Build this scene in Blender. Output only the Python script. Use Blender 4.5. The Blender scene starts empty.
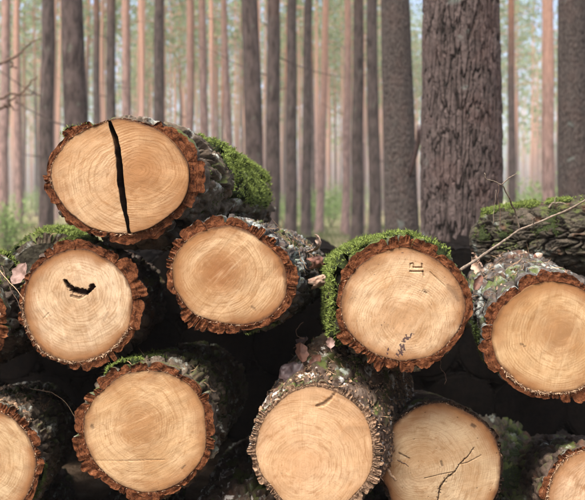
import bpy, math, random
import numpy as np
from mathutils import Vector

random.seed(7)
RNG = np.random.default_rng(7)
S = bpy.context.scene
COL = S.collection

# ---------------------------------------------------------------- camera
F, CZ, HY = 804.0, 1.03, 200.0          # focal length in pixels of the 585 px photograph, eye height, horizon row
cam_d = bpy.data.cameras.new('camera')
cam = bpy.data.objects.new('camera', cam_d)
COL.objects.link(cam)
S.camera = cam
cam_d.sensor_width = 36
cam_d.lens = 36 * F / 585
cam_d.shift_y = -(250 - HY) / 585
cam.location = (0, 0, CZ)
cam.rotation_euler = (math.radians(90), 0, 0)
cam_d.clip_start = 0.05
cam_d.clip_end = 2000
cam_d.dof.use_dof = True
cam_d.dof.focus_distance = 1.88
cam_d.dof.aperture_fstop = 5.0

# ---------------------------------------------------------------- light
SUN_EL, SUN_AZ = math.radians(64), math.radians(215)   # azimuth clockwise from +Y (the view direction)
world = bpy.data.worlds.new('World')
S.world = world
world.use_nodes = True
wn = world.node_tree
bg = wn.nodes['Background']
sky = wn.nodes.new('ShaderNodeTexSky')
sky.sky_type = 'NISHITA'
sky.sun_disc = False
sky.sun_elevation = SUN_EL
sky.sun_rotation = SUN_AZ
sky.air_density = 0.7
sky.dust_density = 6.0
sky.ozone_density = 1.0
wn.links.new(sky.outputs[0], bg.inputs[0])
bg.inputs[1].default_value = 0.15
sd = bpy.data.lights.new('sun', 'SUN')
sd.energy = 1.5
sd.angle = math.radians(32)
sd.color = (1.0, 0.95, 0.88)
sun = bpy.data.objects.new('sun', sd)
COL.objects.link(sun)
to_sun = Vector((math.sin(SUN_AZ) * math.cos(SUN_EL), math.cos(SUN_AZ) * math.cos(SUN_EL), math.sin(SUN_EL)))
sun.rotation_euler = to_sun.to_track_quat('Z', 'Y').to_euler()
sun.location = (0, 0, 30)
S.view_settings.view_transform = 'Standard'
S.view_settings.look = 'None'
S.view_settings.gamma = 1
S.view_settings.exposure = 1.72
S.render.engine = 'CYCLES'
S.cycles.max_bounces = 6
S.cycles.diffuse_bounces = 3
S.cycles.volume_bounces = 1
S.cycles.transparent_max_bounces = 8

# ---------------------------------------------------------------- numeric helpers
def P(x, y, Y):
    """point at distance Y seen at pixel (x, y) of the 585x500 photograph"""
    return np.array([(x - 292.5) * Y / F, Y, CZ + (HY - y) * Y / F])

def _h(i, j, k, s):
    n = (i * 374761393 + j * 668265263 + k * 2147483647 + s * 974634777) & 0xffffffff
    n = ((n ^ (n >> 13)) * 1274126177) & 0xffffffff
    n = ((n ^ (n >> 16)) * 2246822519) & 0xffffffff
    return ((n ^ (n >> 15)) & 0xffff) / 65535.0

def vnoise(x, y, z, s=0):
    x, y, z = np.broadcast_arrays(np.asarray(x, float), np.asarray(y, float), np.asarray(z, float))
    xi, yi, zi = np.floor(x).astype(np.int64), np.floor(y).astype(np.int64), np.floor(z).astype(np.int64)
    fx, fy, fz = x - xi, y - yi, z - zi
    fx, fy, fz = fx * fx * (3 - 2 * fx), fy * fy * (3 - 2 * fy), fz * fz * (3 - 2 * fz)
    r = 0
    for a in (0, 1):
        wa = fx if a else 1 - fx
        for b in (0, 1):
            wb = fy if b else 1 - fy
            for c in (0, 1):
                r = r + wa * wb * (fz if c else 1 - fz) * _h(xi + a, yi + b, zi + c, s)
    return r * 2 - 1

def fbm(x, y, z, s=0, o=4, g=.5):
    r, a = 0, 1.0
    for k in range(o):
        r = r + a * vnoise(np.asarray(x) * 2 ** k, np.asarray(y) * 2 ** k, np.asarray(z) * 2 ** k, s + 17 * k)
        a *= g
    return r

def cell(x, y, s=0):
    """2-D cellular noise: (distance to the border between cells, random value of the cell)"""
    x, y = np.broadcast_arrays(np.asarray(x, float), np.asarray(y, float))
    xi, yi = np.floor(x).astype(np.int64), np.floor(y).astype(np.int64)
    d1 = np.full(x.shape, 9.0); d2 = np.full(x.shape, 9.0); v = np.zeros(x.shape)
    for a in (-1, 0, 1):
        for b in (-1, 0, 1):
            cx, cy = xi + a, yi + b
            px = cx + .1 + .8 * _h(cx, cy, 11, s); py = cy + .1 + .8 * _h(cx, cy, 23, s)
            d = np.hypot(px - x, py - y)
            near = d < d1
            d2 = np.where(near, d1, np.minimum(d2, d))
            v = np.where(near, _h(cx, cy, 37, s), v)
            d1 = np.where(near, d, d1)
    return d2 - d1, v

# ---------------------------------------------------------------- mesh helpers
class MB:
    def __init__(self):
        self.v, self.f, self.m, self.n = [], [], [], 0
    def add(self, v, f, m=0):
        v = np.asarray(v, float).reshape(-1, 3)
        self.v.append(v)
        off = self.n
        for q in f:
            self.f.append([i + off for i in q])
        if np.ndim(m) == 0:
            self.m.extend([int(m)] * len(f))
        else:
            self.m.extend(list(m))
        self.n += len(v)
    def grid(self, p, m=0, wrap=False, flip=False):
        """p: (rows, cols, 3)"""
        r, c = p.shape[:2]
        i = np.arange(r - 1)[:, None]
        j = np.arange(c if wrap else c - 1)[None, :]
        j2 = (j + 1) % c
        q = np.stack([i * c + j, i * c + j2, (i + 1) * c + j2, (i + 1) * c + j], -1).reshape(-1, 4)
        if flip: q = q[:, ::-1]
        self.add(p.reshape(-1, 3), q.tolist(), m)
    def mesh(self, name, mats, smooth=True):
        me = bpy.data.meshes.new(name)
        v = np.concatenate(self.v) if self.v else np.zeros((0, 3))
        me.from_pydata(v.tolist(), [], self.f)
        for m in (mats if isinstance(mats, (list, tuple)) else [mats]):
            me.materials.append(m)
        me.polygons.foreach_set('material_index', self.m)
        me.polygons.foreach_set('use_smooth', [smooth] * len(self.f))
        me.update()
        return me
    def build(self, name, mats, parent=None, loc=None, smooth=True):
        o = bpy.data.objects.new(name, self.mesh(name, mats, smooth))
        COL.objects.link(o)
        if parent is not None: o.parent = parent
        if loc is not None: o.location = loc
        return o

def thing(name, label, cat, loc=(0, 0, 0), group=None):
    o = bpy.data.objects.new(name, None)
    COL.objects.link(o)
    o.location = loc
    o.empty_display_size = .1
    o['label'] = label; o['category'] = cat
    if group: o['group'] = group
    return o

def tag(o, label=None, cat=None, group=None, kind=None):
    if label: o['label'] = label
    if cat: o['category'] = cat
    if group: o['group'] = group
    if kind: o['kind'] = kind
    return o

def tube(mb, pts, rad, seg=7, m=0, wob=0, seed=0, cap=True):
    pts = np.asarray(pts, float); n = len(pts)
    rad = np.broadcast_to(rad, n).astype(float)
    tan = np.gradient(pts, axis=0); tan /= np.linalg.norm(tan, axis=1)[:, None] + 1e-9
    ref = np.array([.13, .21, .97]) if abs(tan[0][2]) < .9 else np.array([1., .1, 0])
    a = np.linspace(0, 2 * np.pi, seg, endpoint=False)
    rows = []
    for i in range(n):
        u = np.cross(tan[i], ref); u /= np.linalg.norm(u) + 1e-9
        w = np.cross(tan[i], u)
        r = rad[i] * (1 + wob * vnoise(np.cos(a) * 1.3 + i * .7, np.sin(a) * 1.3, seed))
        rows.append(pts[i] + (np.cos(a) * r)[:, None] * u + (np.sin(a) * r)[:, None] * w)
    mb.grid(np.array(rows), m, wrap=True)
    if cap:
        b = mb.n
        mb.add(np.array([pts[0], pts[-1]]), [])
        o = b - n * seg
        for j in range(seg):
            mb.f.append([b, o + (j + 1) % seg, o + j]); mb.m.append(m)
            e = b - seg
            mb.f.append([b + 1, e + j, e + (j + 1) % seg]); mb.m.append(m)

def smooth_path(pts, n, wob=0, seed=0):
    pts = np.asarray(pts, float)
    d = np.r_[0, np.cumsum(np.linalg.norm(np.diff(pts, axis=0), axis=1))]
    t = np.linspace(0, d[-1], n)
    out = np.stack([np.interp(t, d, pts[:, k]) for k in range(3)], 1)
    if n > 6:
        for _ in range(2):
            out[1:-1] = (out[:-2] + 2 * out[1:-1] + out[2:]) / 4
    if wob:
        for k in range(3):
            out[:, k] += wob * fbm(t / d[-1] * 7, k * 5.1, seed, 3)
    return out

# ---------------------------------------------------------------- node helpers
class NT:
    def __init__(self, name, rough=.85, spec=.2):
        self.mat = bpy.data.materials.new(name)
        self.mat.use_nodes = True
        self.t = self.mat.node_tree
        self.b = self.t.nodes['Principled BSDF']
        self.b.inputs['Roughness'].default_value = rough
        self.b.inputs['Specular IOR Level'].default_value = spec
    def n(self, typ, **kw):
        nd = self.t.nodes.new('ShaderNode' + typ)
        for k, v in kw.items(): setattr(nd, k, v)
        return nd
    def put(self, sock, v):
        if isinstance(v, bpy.types.NodeSocket): self.t.links.new(v, sock)
        elif isinstance(v, (tuple, list)) and len(v) == 3 and sock.type == 'RGBA': sock.default_value = (*v, 1)
        else: sock.default_value = v
    def math(self, op, a, b=0.0, c=0.0, clamp=False):
        nd = self.n('Math', operation=op, use_clamp=clamp)
        for i, v in enumerate((a, b, c)): self.put(nd.inputs[i], v)
        return nd.outputs[0]
    def mix(self, f, a, b, mode='MIX'):
        nd = self.n('Mix', data_type='RGBA', blend_type=mode, clamp_factor=True)
        self.put(nd.inputs[0], f); self.put(nd.inputs[6], a); self.put(nd.inputs[7], b)
        return nd.outputs[2]
    def ramp(self, f, stops):
        nd = self.n('ValToRGB')
        e = nd.color_ramp.elements
        while len(e) < len(stops): e.new(.5)
        for el, (p, c) in zip(e, stops):
            el.position = p
            el.color = (*c, 1) if isinstance(c, (tuple, list)) else (c, c, c, 1)
        self.put(nd.inputs[0], f)
        return nd.outputs[0]
    def step(self, f, a, b):
        nd = self.n('MapRange', clamp=True, interpolation_type='SMOOTHSTEP')
        self.put(nd.inputs[0], f); nd.inputs[1].default_value = a; nd.inputs[2].default_value = b
        return nd.outputs[0]
    def coord(self, which='Object'):
        return self.n('TexCoord').outputs[which]
    def mapping(self, v, loc=(0, 0, 0), rot=(0, 0, 0), scale=(1, 1, 1)):
        nd = self.n('Mapping')
        self.put(nd.inputs[0], v)
        nd.inputs[1].default_value = loc; nd.inputs[2].default_value = rot; nd.inputs[3].default_value = scale
        return nd.outputs[0]
    def noise(self, v, scale, detail=4, rough=.55, dist=0.0, out=0):
        nd = self.n('TexNoise')
        self.put(nd.inputs['Vector'], v)
        nd.inputs['Scale'].default_value = scale; nd.inputs['Detail'].default_value = detail
        nd.inputs['Roughness'].default_value = rough; nd.inputs['Distortion'].default_value = dist
        return nd.outputs[out]
    def voronoi(self, v, scale, feature='F1', out=0):
        nd = self.n('TexVoronoi', feature=feature)
        self.put(nd.inputs['Vector'], v); nd.inputs['Scale'].default_value = scale
        return nd.outputs[out]
    def sep(self, v):
        nd = self.n('SeparateXYZ'); self.put(nd.inputs[0], v); return nd.outputs
    def attr(self, name):
        return self.n('Attribute', attribute_name=name).outputs['Fac']
    def bump(self, h, strength, dist, prev=None):
        nd = self.n('Bump'); nd.inputs['Strength'].default_value = strength
        nd.inputs['Distance'].default_value = dist
        self.put(nd.inputs['Height'], h)
        if prev is not None: self.put(nd.inputs['Normal'], prev)
        return nd.outputs[0]
    def out(self, col, normal=None, rough=None):
        self.put(self.b.inputs['Base Color'], col)
        if normal is not None: self.put(self.b.inputs['Normal'], normal)
        if rough is not None: self.put(self.b.inputs['Roughness'], rough)
        return self.mat

# ---------------------------------------------------------------- materials
def wood_material(name, pith=(0, 0), base=(.60, .37, .19), heart=.35, heart_c=(.42, .215, .09), ring=.5, space=.0034,
                  saw=20, seed=0, edge=.5, sawk=.5, ell=1.0, blotch=.4):
    base = tuple(c * q for c, q in zip(base, (.77, .79, .82))); heart = min(1, heart * 1.35); heart_c = tuple(c * q for c, q in zip(heart_c, (.80, .75, .75)))
    space *= 1.55
    m = NT(name, .85, .12)
    co = m.mapping(m.coord(), loc=(-pith[0], 0, -pith[1]))
    x, y, z = m.sep(co)
    flat = m.n('CombineXYZ'); m.put(flat.inputs[0], m.math('MULTIPLY', x, ell)); m.put(flat.inputs[1], z); m.put(flat.inputs[2], seed * 3.7)
    flat = flat.outputs[0]
    warp = m.noise(flat, 14, 3, .5)
    warp2 = m.noise(flat, 60, 2, .5)
    r0 = m.n('VectorMath', operation='LENGTH')
    c2 = m.n('CombineXYZ'); m.put(c2.inputs[0], m.math('MULTIPLY', x, ell)); m.put(c2.inputs[1], z)
    m.put(r0.inputs[0], c2.outputs[0])
    r = r0.outputs[1]
    rw = m.math('ADD', r, m.math('MULTIPLY', m.math('SUBTRACT', warp, .5), .022))
    rw = m.math('ADD', rw, m.math('MULTIPLY', m.math('SUBTRACT', warp2, .5), .0022))
    # rings get narrower outwards
    ph = m.math('MULTIPLY', m.math('POWER', m.math('MULTIPLY', rw, 1 / .14), 1.12), .14 * 2 * math.pi / space)
    s1 = m.math('SINE', ph)
    s1 = m.step(s1, -.2, 1.0)
    ringmod = m.step(m.noise(flat, 22, 3, .6), .38, .66)
    c3 = m.n('CombineXYZ'); m.put(c3.inputs[0], m.math('MULTIPLY', rw, 210)); m.put(c3.inputs[2], seed)
    bands = m.noise(c3.outputs[0], 1.0, 3, .6)
    # medullary rays
    ang = m.math('ARCTAN2', z, x)
    c4 = m.n('CombineXYZ'); m.put(c4.inputs[0], m.math('MULTIPLY', ang, 42)); m.put(c4.inputs[1], m.math('MULTIPLY', rw, 16)); m.put(c4.inputs[2], seed)
    rays = m.noise(c4.outputs[0], 1.0, 3, .6)
    # saw marks: long parallel scratches
    sw = m.mapping(m.mapping(flat, rot=(0, 0, math.radians(-saw))), scale=(14, 260, 1))
    saws = m.noise(sw, 1.0, 4, .65, .3)
    sw2 = m.mapping(m.mapping(flat, rot=(0, 0, math.radians(-saw + 8))), scale=(5, 45, 1))
    saws2 = m.noise(sw2, 1.0, 3, .6, .4)
    fine = m.noise(flat, 520, 3, .6)
    big = m.noise(flat, 10, 4, .6, .6)
    col = m.mix(m.step(big, .35, .68), base, tuple(min(1, c * k) for c, k in zip(base, (1.14, 1.2, 1.3))))
    hz = m.math('SUBTRACT', 1.0, m.step(m.math('ADD', r, m.math('MULTIPLY', m.math('SUBTRACT', big, .5), .05)), .018, .085))
    col = m.mix(m.math('MULTIPLY', hz, heart), col, heart_c)
    k = tuple(c * q for c, q in zip(base, (.54, .42, .32)))
    col = m.mix(m.math('MULTIPLY', m.math('MULTIPLY', s1, ringmod), ring * .85), col, k)
    col = m.mix(m.math('MULTIPLY', m.step(bands, .48, .72), ring * .95), col, k)
    col = m.mix(m.math('MULTIPLY', m.math('MULTIPLY', m.step(rays, .5, .75), m.step(r, .01, .04)), .33), col, k)
    col = m.mix(m.math('MULTIPLY', m.step(saws, .5, .72), min(1.0, sawk * .8)), col, tuple(c * q for c, q in zip(base, (.6, .5, .42))))
    col = m.mix(m.math('MULTIPLY', m.step(saws2, .52, .7), min(1.0, sawk * .7)), col, tuple(min(1, c * q) for c, q in zip(base, (1.3, 1.42, 1.6))))
    bl = m.step(m.noise(m.mapping(flat, loc=(3, seed, 0)), 26, 5, .7, .5), .56, .74)
    col = m.mix(m.math('MULTIPLY', bl, min(1.0, blotch * 1.5)), col, tuple(c * q for c, q in zip(base, (.62, .48, .36))))
    specks = m.step(m.noise(flat, 150, 2, .5), .68, .76)
    col = m.mix(m.math('MULTIPLY', specks, .5), col, tuple(c * .35 for c in base))
    # mottling that follows the grain
    c5 = m.n('CombineXYZ'); m.put(c5.inputs[0], m.math('MULTIPLY', ang, 2.2)); m.put(c5.inputs[1], m.math('MULTIPLY', rw, 95)); m.put(c5.inputs[2], seed + 5)
    mo = m.noise(c5.outputs[0], 1.0, 5, .65, .5)
    col = m.mix(m.math('MULTIPLY', m.math('MULTIPLY', m.step(mo, .50, .66), m.step(r, .012, .05)), .55), col, tuple(c * q for c, q in zip(base, (.60, .47, .36))))
    col = m.mix(m.math('MULTIPLY', m.math('MULTIPLY', m.step(mo, .48, .28), m.step(r, .012, .05)), .45), col, tuple(min(1, c * q) for c, q in zip(base, (1.28, 1.38, 1.5))))
    hi = m.noise(m.mapping(flat, loc=(7, 2, seed)), 55, 5, .72, .8)
    col = m.mix(m.math('MULTIPLY', m.step(hi, .55, .75), .45), col, tuple(c * q for c, q in zip(base, (.60, .46, .34))))
    # stained ring beside the bark
    rim = m.attr('rim')
    rimw = m.math('ADD', rim, m.math('MULTIPLY', m.math('SUBTRACT', m.noise(flat, 24, 4, .65), .5), .16))
    col = m.mix(m.math('MULTIPLY', m.math('MULTIPLY', m.step(rimw, .68, .97), m.step(m.noise(flat, 7, 2), .34, .50)), min(1.0, edge * 1.4)), col, (.27, .125, .05))
    col = m.mix(m.math('MULTIPLY', m.step(rimw, .925, .99), min(1.0, edge * 1.1)), col, (.10, .045, .022))
    col = m.mix(m.math('MULTIPLY', m.step(m.math('ADD', rim, m.math('MULTIPLY', m.math('SUBTRACT', m.noise(flat, 130, 3), .5), .04)), .978, .992), .9), col, (.05, .025, .016))
    gx = m.noise(m.mapping(m.mapping(flat, rot=(0, 0, math.radians(-saw - 3))), scale=(30, 420, 1)), 1.0, 5, .75, .2)
    col = m.mix(m.math('MULTIPLY', m.step(gx, .50, .70), .42 * sawk + .1), col, tuple(c * q for c, q in zip(base, (.52, .40, .30))))
    pits = m.step(m.noise(flat, 330, 3, .7), .56, .70)
    col = m.mix(m.math('MULTIPLY', pits, .40), col, tuple(c * q for c, q in zip(base, (.48, .36, .26))))
    sweep = m.noise(m.mapping(flat, loc=(2, 5, seed)), 6.5, 3, .5, .8)
    col = m.mix(m.math('MULTIPLY', m.step(sweep, .46, .66), .42), col, m.mix(1.0, (1, 1, 1), tuple(c * q for c, q in zip(base, (.70, .55, .42)))))
    col = m.mix(m.attr('dirt_shade'), col, (.035, .018, .012))
    col = m.mix(m.attr('ink'), col, (.028, .016, .032))
    nb = m.bump(m.math('ADD', m.math('MULTIPLY', saws, .7), m.math('MULTIPLY', fine, .6)), .55, .0012)
    nb = m.bump(bands, .3, .001, nb)
    return m.out(col, nb)

def bark_material(name, dark=(.016, .012, .010), mid=(.075, .055, .042), light=(.20, .165, .135), lichen=.3, lichen_c=(.42, .47, .40),
                  moss=.3, seed=0.0, white=0.0, rel=False):
    m = NT(name, .92, .15)
    co = m.mapping(m.coord(), loc=(seed, seed * 1.7, -seed))
    if rel: co = m.mapping(co, scale=(1, .38, 1))
    a = m.noise(co, 34 if rel else 45, 6, .68, .4)
    b = m.noise(co, 190, 4, .65)
    col = m.ramp(a, [(.30, dark), (.5, mid), (.72, light)])
    col = m.mix(m.math('MULTIPLY', m.step(b, .5, .7), .55), col, tuple(c * .4 for c in mid))
    red = m.step(m.noise(co, 22, 3), .56, .7)
    col = m.mix(m.math('MULTIPLY', red, .4), col, (.15, .062, .032))
    lm = m.math('MULTIPLY', m.step(m.noise(co, 17, 4, .6), .62 - lichen * .25, .7 - lichen * .2), m.step(m.noise(co, 75, 5, .75), .42, .52))
    col = m.mix(m.math('MULTIPLY', lm, .85), col, lichen_c)
    if white:
        wm = m.math('MULTIPLY', m.step(m.noise(m.mapping(co, loc=(5, 2, 1)), 20, 3, .5), .66 - white * .2, .7 - white * .2), m.step(m.noise(co, 90, 4, .75), .40, .52))
        col = m.mix(wm, col, (.62, .58, .52))
    nz = m.sep(m.n('NewGeometry').outputs['Normal'])[2]
    mm = m.math('MULTIPLY', m.step(nz, -.1, .75), m.step(m.noise(m.mapping(co, loc=(1, 9, 3)), 14, 5, .65), .60 - moss * .3, .72 - moss * .3))
    col = m.mix(m.math('MULTIPLY', mm, .85), col, m.mix(b, (.035, .05, .012), (.11, .14, .03)))
    if rel:
        rl = m.attr('relief')
        col = m.mix(m.math('MULTIPLY', m.step(rl, .50, .16), .95), col, (.012, .008, .006))
    nb = m.bump(a, .5 if rel else .9, .005)
    nb = m.bump(b, .6 if rel else .8, .002, nb)
    return m.out(col, nb)

def simple_material(name, c1, c2, scale=60, bump=.4, bd=.002, rough=.85, spec=.2, detail=5, island=0.0, trans=0.0):
    m = NT(name, rough, spec)
    a = m.noise(m.coord(), scale, detail, .65)
    col = m.mix(m.step(a, .32, .68), c1, c2)
    if island:
        rnd = m.n('NewGeometry').outputs['Random Per Island']
        col = m.mix(m.math('MULTIPLY', rnd, island), col, tuple(min(1, c * 2.1) for c in c2))
    if trans:
        m.b.inputs['Subsurface Weight'].default_value = 0
        tr = m.n('BsdfTranslucent'); m.put(tr.inputs[0], col)
        mx = m.n('MixShader'); mx.inputs[0].default_value = trans
        m.t.links.new(m.b.outputs[0], mx.inputs[1]); m.t.links.new(tr.outputs[0], mx.inputs[2])
        m.t.links.new(mx.outputs[0], m.t.nodes['Material Output'].inputs[0])
    return m.out(col, m.bump(a, bump, bd) if bump else None)

M = {}
def cut_bark_material():
    m = NT('cut_bark', .95, .05)
    co = m.coord()
    x, y, z = m.sep(co)
    c = m.n('CombineXYZ'); m.put(c.inputs[0], x); m.put(c.inputs[1], z)
    le = m.n('VectorMath', operation='LENGTH'); m.put(le.inputs[0], c.outputs[0])
    w = m.noise(co, 30, 3)
    lay = m.n('CombineXYZ'); m.put(lay.inputs[0], m.math('ADD', m.math('MULTIPLY', le.outputs[1], 300), m.math('MULTIPLY', w, 9))); m.put(lay.inputs[1], m.math('MULTIPLY', m.math('ARCTAN2', z, x), 5))
    ly = m.noise(lay.outputs[0], 1.0, 3, .6)
    a = m.noise(co, 55, 5, .72, .5); b = m.noise(co, 260, 4, .75)
    f = m.math('ADD', m.math('MULTIPLY', a, .62), m.math('MULTIPLY', ly, .38))
    col = m.ramp(f, [(.38, (.022, .010, .007)), (.47, (.13, .045, .019)), (.58, (.235, .090, .039)), (.70, (.42, .21, .11))])
    col = m.mix(m.math('MULTIPLY', m.step(b, .50, .66), .75), col, (.040, .015, .009))
    return m.out(col, m.bump(b, 1.0, .003, m.bump(f, 1.0, .008)))
M['cut_bark'] = cut_bark_material()
M['crumb'] = simple_material('pale_crumbly_bark', (.11, .058, .034), (.42, .28, .175), 210, .8, .004)
M['crevice'] = simple_material('bark_crevice', (.014, .009, .007), (.05, .030, .020), 90, .8, .004, .95, .05)
M['fibre'] = simple_material('frayed_fibre', (.15, .08, .045), (.46, .32, .20), 300, 0, island=.2)
M['moss'] = simple_material('moss_leaf', (.045, .070, .014), (.165, .210, .048), 90, 0, rough=.75, island=.55, trans=.2)
M['moss_dark'] = simple_material('moss_leaf_deep', (.022, .038, .010), (.085, .115, .026), 55, 0, rough=.75, island=.35, trans=.25)
M['moss_base'] = simple_material('moss_cushion', (.014, .022, .006), (.045, .062, .016), 160, 1.0, .012)
M['leaf'] = simple_material('dead_leaf', (.13, .075, .055), (.27, .175, .145), 60, .5, .002, .6, .35)
M['leaf_dark'] = simple_material('dark_dead_leaf', (.028, .017, .017), (.085, .055, .052), 60, .5, .002, .45, .45)
M['leaf_red'] = simple_material('red_brown_leaf', (.09, .038, .024), (.22, .10, .065), 70, .5, .002, .55, .4)
M['twig'] = simple_material('twig_bark', (.10, .075, .055), (.25, .20, .15), 120, .6, .001)
M['twig_dark'] = simple_material('dark_twig_bark', (.05, .03, .02), (.16, .10, .07), 120, .6, .001)
M['curl'] = simple_material('pale_curled_bark', (.20, .11, .07), (.50, .36, .27), 60, .5, .002)
M['shell'] = simple_material('pale_nut', (.28, .19, .13), (.60, .48, .38), 90, .2, .001, .4, .5)
M['needles'] = simple_material('fallen_needles', (.10, .055, .03), (.30, .20, .12), 200, 0, island=.3)

# ---------------------------------------------------------------- logs
PX = 1.85 / F          # metres per pixel on the front of the pile

class Log:
    def __init__(s, fx, fy, Y0, rx, ry, rot, bx, by, Yb, bscale, bt, seed, label, group='pine logs stacked in the pile', nplates=21, pl=.07,
                 mats=('bark', ), name='log', thick=None, cut='cut_bark', tilt=0.0, wob=.048, body=.85):
        s.k = Y0 / F
        s.Y0, s.seed = Y0, seed
        s.p0 = P(fx, fy, Y0); s.p1 = P(bx, by, Yb)
        s.ax = s.p1 - s.p0; s.L = np.linalg.norm(s.ax)
        s.rx, s.ry, s.rot = rx * s.k, ry * s.k, math.radians(rot)
        s.bs = bscale
        s.bt = bt * s.k
        s.thick = thick or (lambda d: 1.0)
        s.np, s.pl = nplates, pl
        s.fx, s.fy = fx, fy
        s.wob = wob
        s.tilt = tilt; s.body = body
        s.cut = M[cut]
        s.root = thing(name, label, 'log', s.p0, group)
        s.rg = random.Random(seed)
    def R(s, th):
        c, w = np.cos(th - s.rot), np.sin(th - s.rot)
        r = 1 / np.sqrt((c / s.rx) ** 2 + (w / s.ry) ** 2)
        return r * (1 + s.wob * fbm(np.cos(th) * 1.3, np.sin(th) * 1.3, s.seed * 1.7, 3, 3))
    def pos(s, th, t, h=0.0):
        """surface point at angle th, distance t (m) along the axis, h above the wood; local coordinates"""
        th, t, h = np.broadcast_arrays(np.asarray(th, float), np.asarray(t, float), np.asarray(h, float))
        f = t / s.L
        sc = 1 + (s.bs - 1) * np.clip(f, 0, 1) + .03 * vnoise(f * 5, np.cos(th), np.sin(th), s.seed + 5) * np.clip(f * 6, 0, 1)
        r = s.R(th) * sc + h
        q = np.stack([r * np.cos(th), s.tilt * r * np.sin(th) * np.clip(1 - f * 3, 0, 1), r * np.sin(th)], -1)
        return q + f[..., None] * s.ax
    def tk(s, th):
        d = np.degrees(th) % 360
        return s.bt * np.vectorize(s.thick)(d) * (1 + .42 * vnoise(np.cos(th) * 2.3, np.sin(th) * 2.3, s.seed * 2.1, 12))
    def px(s, x, y):
        return np.array([(x - s.fx) * s.k, (s.fy - y) * s.k])
    # ---- sawn wood
    def wood(s, mat, poly=None, center=(0, 0), nt=220, nr=60, strokes=(), name='cut_face', depth=.03, proud=0.0, bow=.0015, split=False):
        th = np.linspace(0, 2 * np.pi, nt, endpoint=False)
        if poly is None:
            r = s.R(th) * (1 + .006 * vnoise(np.cos(th) * 9, np.sin(th) * 9, s.seed))
            bx, bz = r * np.cos(th), r * np.sin(th)
        else:
            poly = np.asarray(poly); a = poly; b = np.roll(poly, -1, axis=0)
            bx, bz = np.zeros(nt), np.zeros(nt)
            c = np.asarray(center)
            for i, t in enumerate(th):
                d = np.array([math.cos(t), math.sin(t)])
                e = b - a
                den = d[0] * e[:, 1] - d[1] * e[:, 0]
                den = np.where(abs(den) < 1e-12, 1e-12, den)
                ac = a - c
                tt = (ac[:, 0] * e[:, 1] - ac[:, 1] * e[:, 0]) / den
                uu = (ac[:, 0] * d[1] - ac[:, 1] * d[0]) / den
                ok = (uu >= -1e-9) & (uu <= 1 + 1e-9) & (tt > 0)
                q = c + d * (tt[ok].min() if ok.any() else 0)
                bx[i], bz[i] = q
        g = np.linspace(0, 1, nr + 1)[1:]
        X = center[0] + g[:, None] * (bx - center[0]); Z = center[1] + g[:, None] * (bz - center[1])
        X = np.vstack([[center[0]], X.reshape(-1, 1)]); Z = np.vstack([[center[1]], Z.reshape(-1, 1)])
        X, Z = X[:, 0], Z[:, 0]
        rad = np.hypot(X, Z); Rr = s.R(np.arctan2(Z, X)); rim = np.clip(rad / Rr, 0, 1)
        Y = -bow * (1 - rim ** 2) + .0007 * fbm(X * 28, Z * 28, s.seed, 2, 3) - proud
        Y += .0016 * vnoise(X * 9 + 4, Z * 9, s.seed, 3)
        dirt_shade = np.zeros(len(X)); ink = np.zeros(len(X))
        for st in strokes:
            pts = np.array([s.px(*q) for q in st['p']]); rr = np.array(st['r']) * s.k
            if rr.ndim == 0: rr = np.full(len(pts), float(rr))
            w = np.full(len(X), 9.0)
            for a_, b_, ra, rb in zip(pts[:-1], pts[1:], rr[:-1], rr[1:]):
                e = b_ - a_
                tt = np.clip(((X - a_[0]) * e[0] + (Z - a_[1]) * e[1]) / (e @ e + 1e-12), 0, 1)
                dd = np.hypot(X - a_[0] - tt * e[0], Z - a_[1] - tt * e[1])
                w = np.minimum(w, dd / (ra + (rb - ra) * tt))
            w = w * (1 + st.get('jag', .25) * fbm(X * 420, Z * 420, 9, s.seed, 2))
            inside = np.clip((1.25 - w) / .5, 0, 1); inside = inside * inside * (3 - 2 * inside)
            Y += st.get('d', 0) * inside
            if st.get('ink'): ink = np.maximum(ink, inside * st['ink'])
            if st.get('dirt_shade'): dirt_shade = np.maximum(dirt_shade, st['dirt_shade'] * (np.clip((1.7 - w) / 1.5, 0, 1) ** 1.3 if st.get('soft') else np.clip((1.5 - w) / .7, 0, 1)))
        Y += s.tilt * Z
        v = [np.stack([X, Y, Z], 1)]
        # side skirt
        idx0 = 1 + (nr - 1) * nt
        edge = v[0][idx0:idx0 + nt].copy()
        nd = 1 if depth < .1 else 6
        for k in range(1, nd + 1):
            e = edge.copy(); tt = depth * ((k - 1) / (nd - 1) if nd > 1 else 1) + (.0015 if nd > 1 else 0)
            e += s.ax / s.L * tt
            if nd > 1:
                e[:, 0] += .003 * vnoise(e[:, 2] * 60, e[:, 1] * 40, s.seed)
            v.append(e)
        skirt_dirt_shade = .96 if split else 0  # split walls: dirt plus the shade of the gap, painted into the colour
        f = [[0, 1 + (j + 1) % nt, 1 + j] for j in range(nt)]
        ntot = nr + nd
        i = np.arange(ntot - 1)[:, None]; j = np.arange(nt)[None, :]; j2 = (j + 1) % nt
        q = np.stack([1 + i * nt + j, 1 + i * nt + j2, 1 + (i + 1) * nt + j2, 1 + (i + 1) * nt + j], -1).reshape(-1, 4)
        mb = MB(); V = np.concatenate(v); mb.add(V, f + q.tolist())
        # face winding towards -Y
        o = mb.build(name, mat, s.root)
        me = o.data
        pad = len(V) - len(X)
        for nm, arr in (('rim', np.r_[rim, np.ones(pad)]), ('dirt_shade', np.r_[dirt_shade, np.where(V[len(X):, 2] > s.px(0, 146)[1], .25, skirt_dirt_shade)]), ('ink', np.r_[ink, np.zeros(pad)])):
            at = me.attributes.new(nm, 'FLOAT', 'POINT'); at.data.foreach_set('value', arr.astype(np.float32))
        return o
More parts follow.
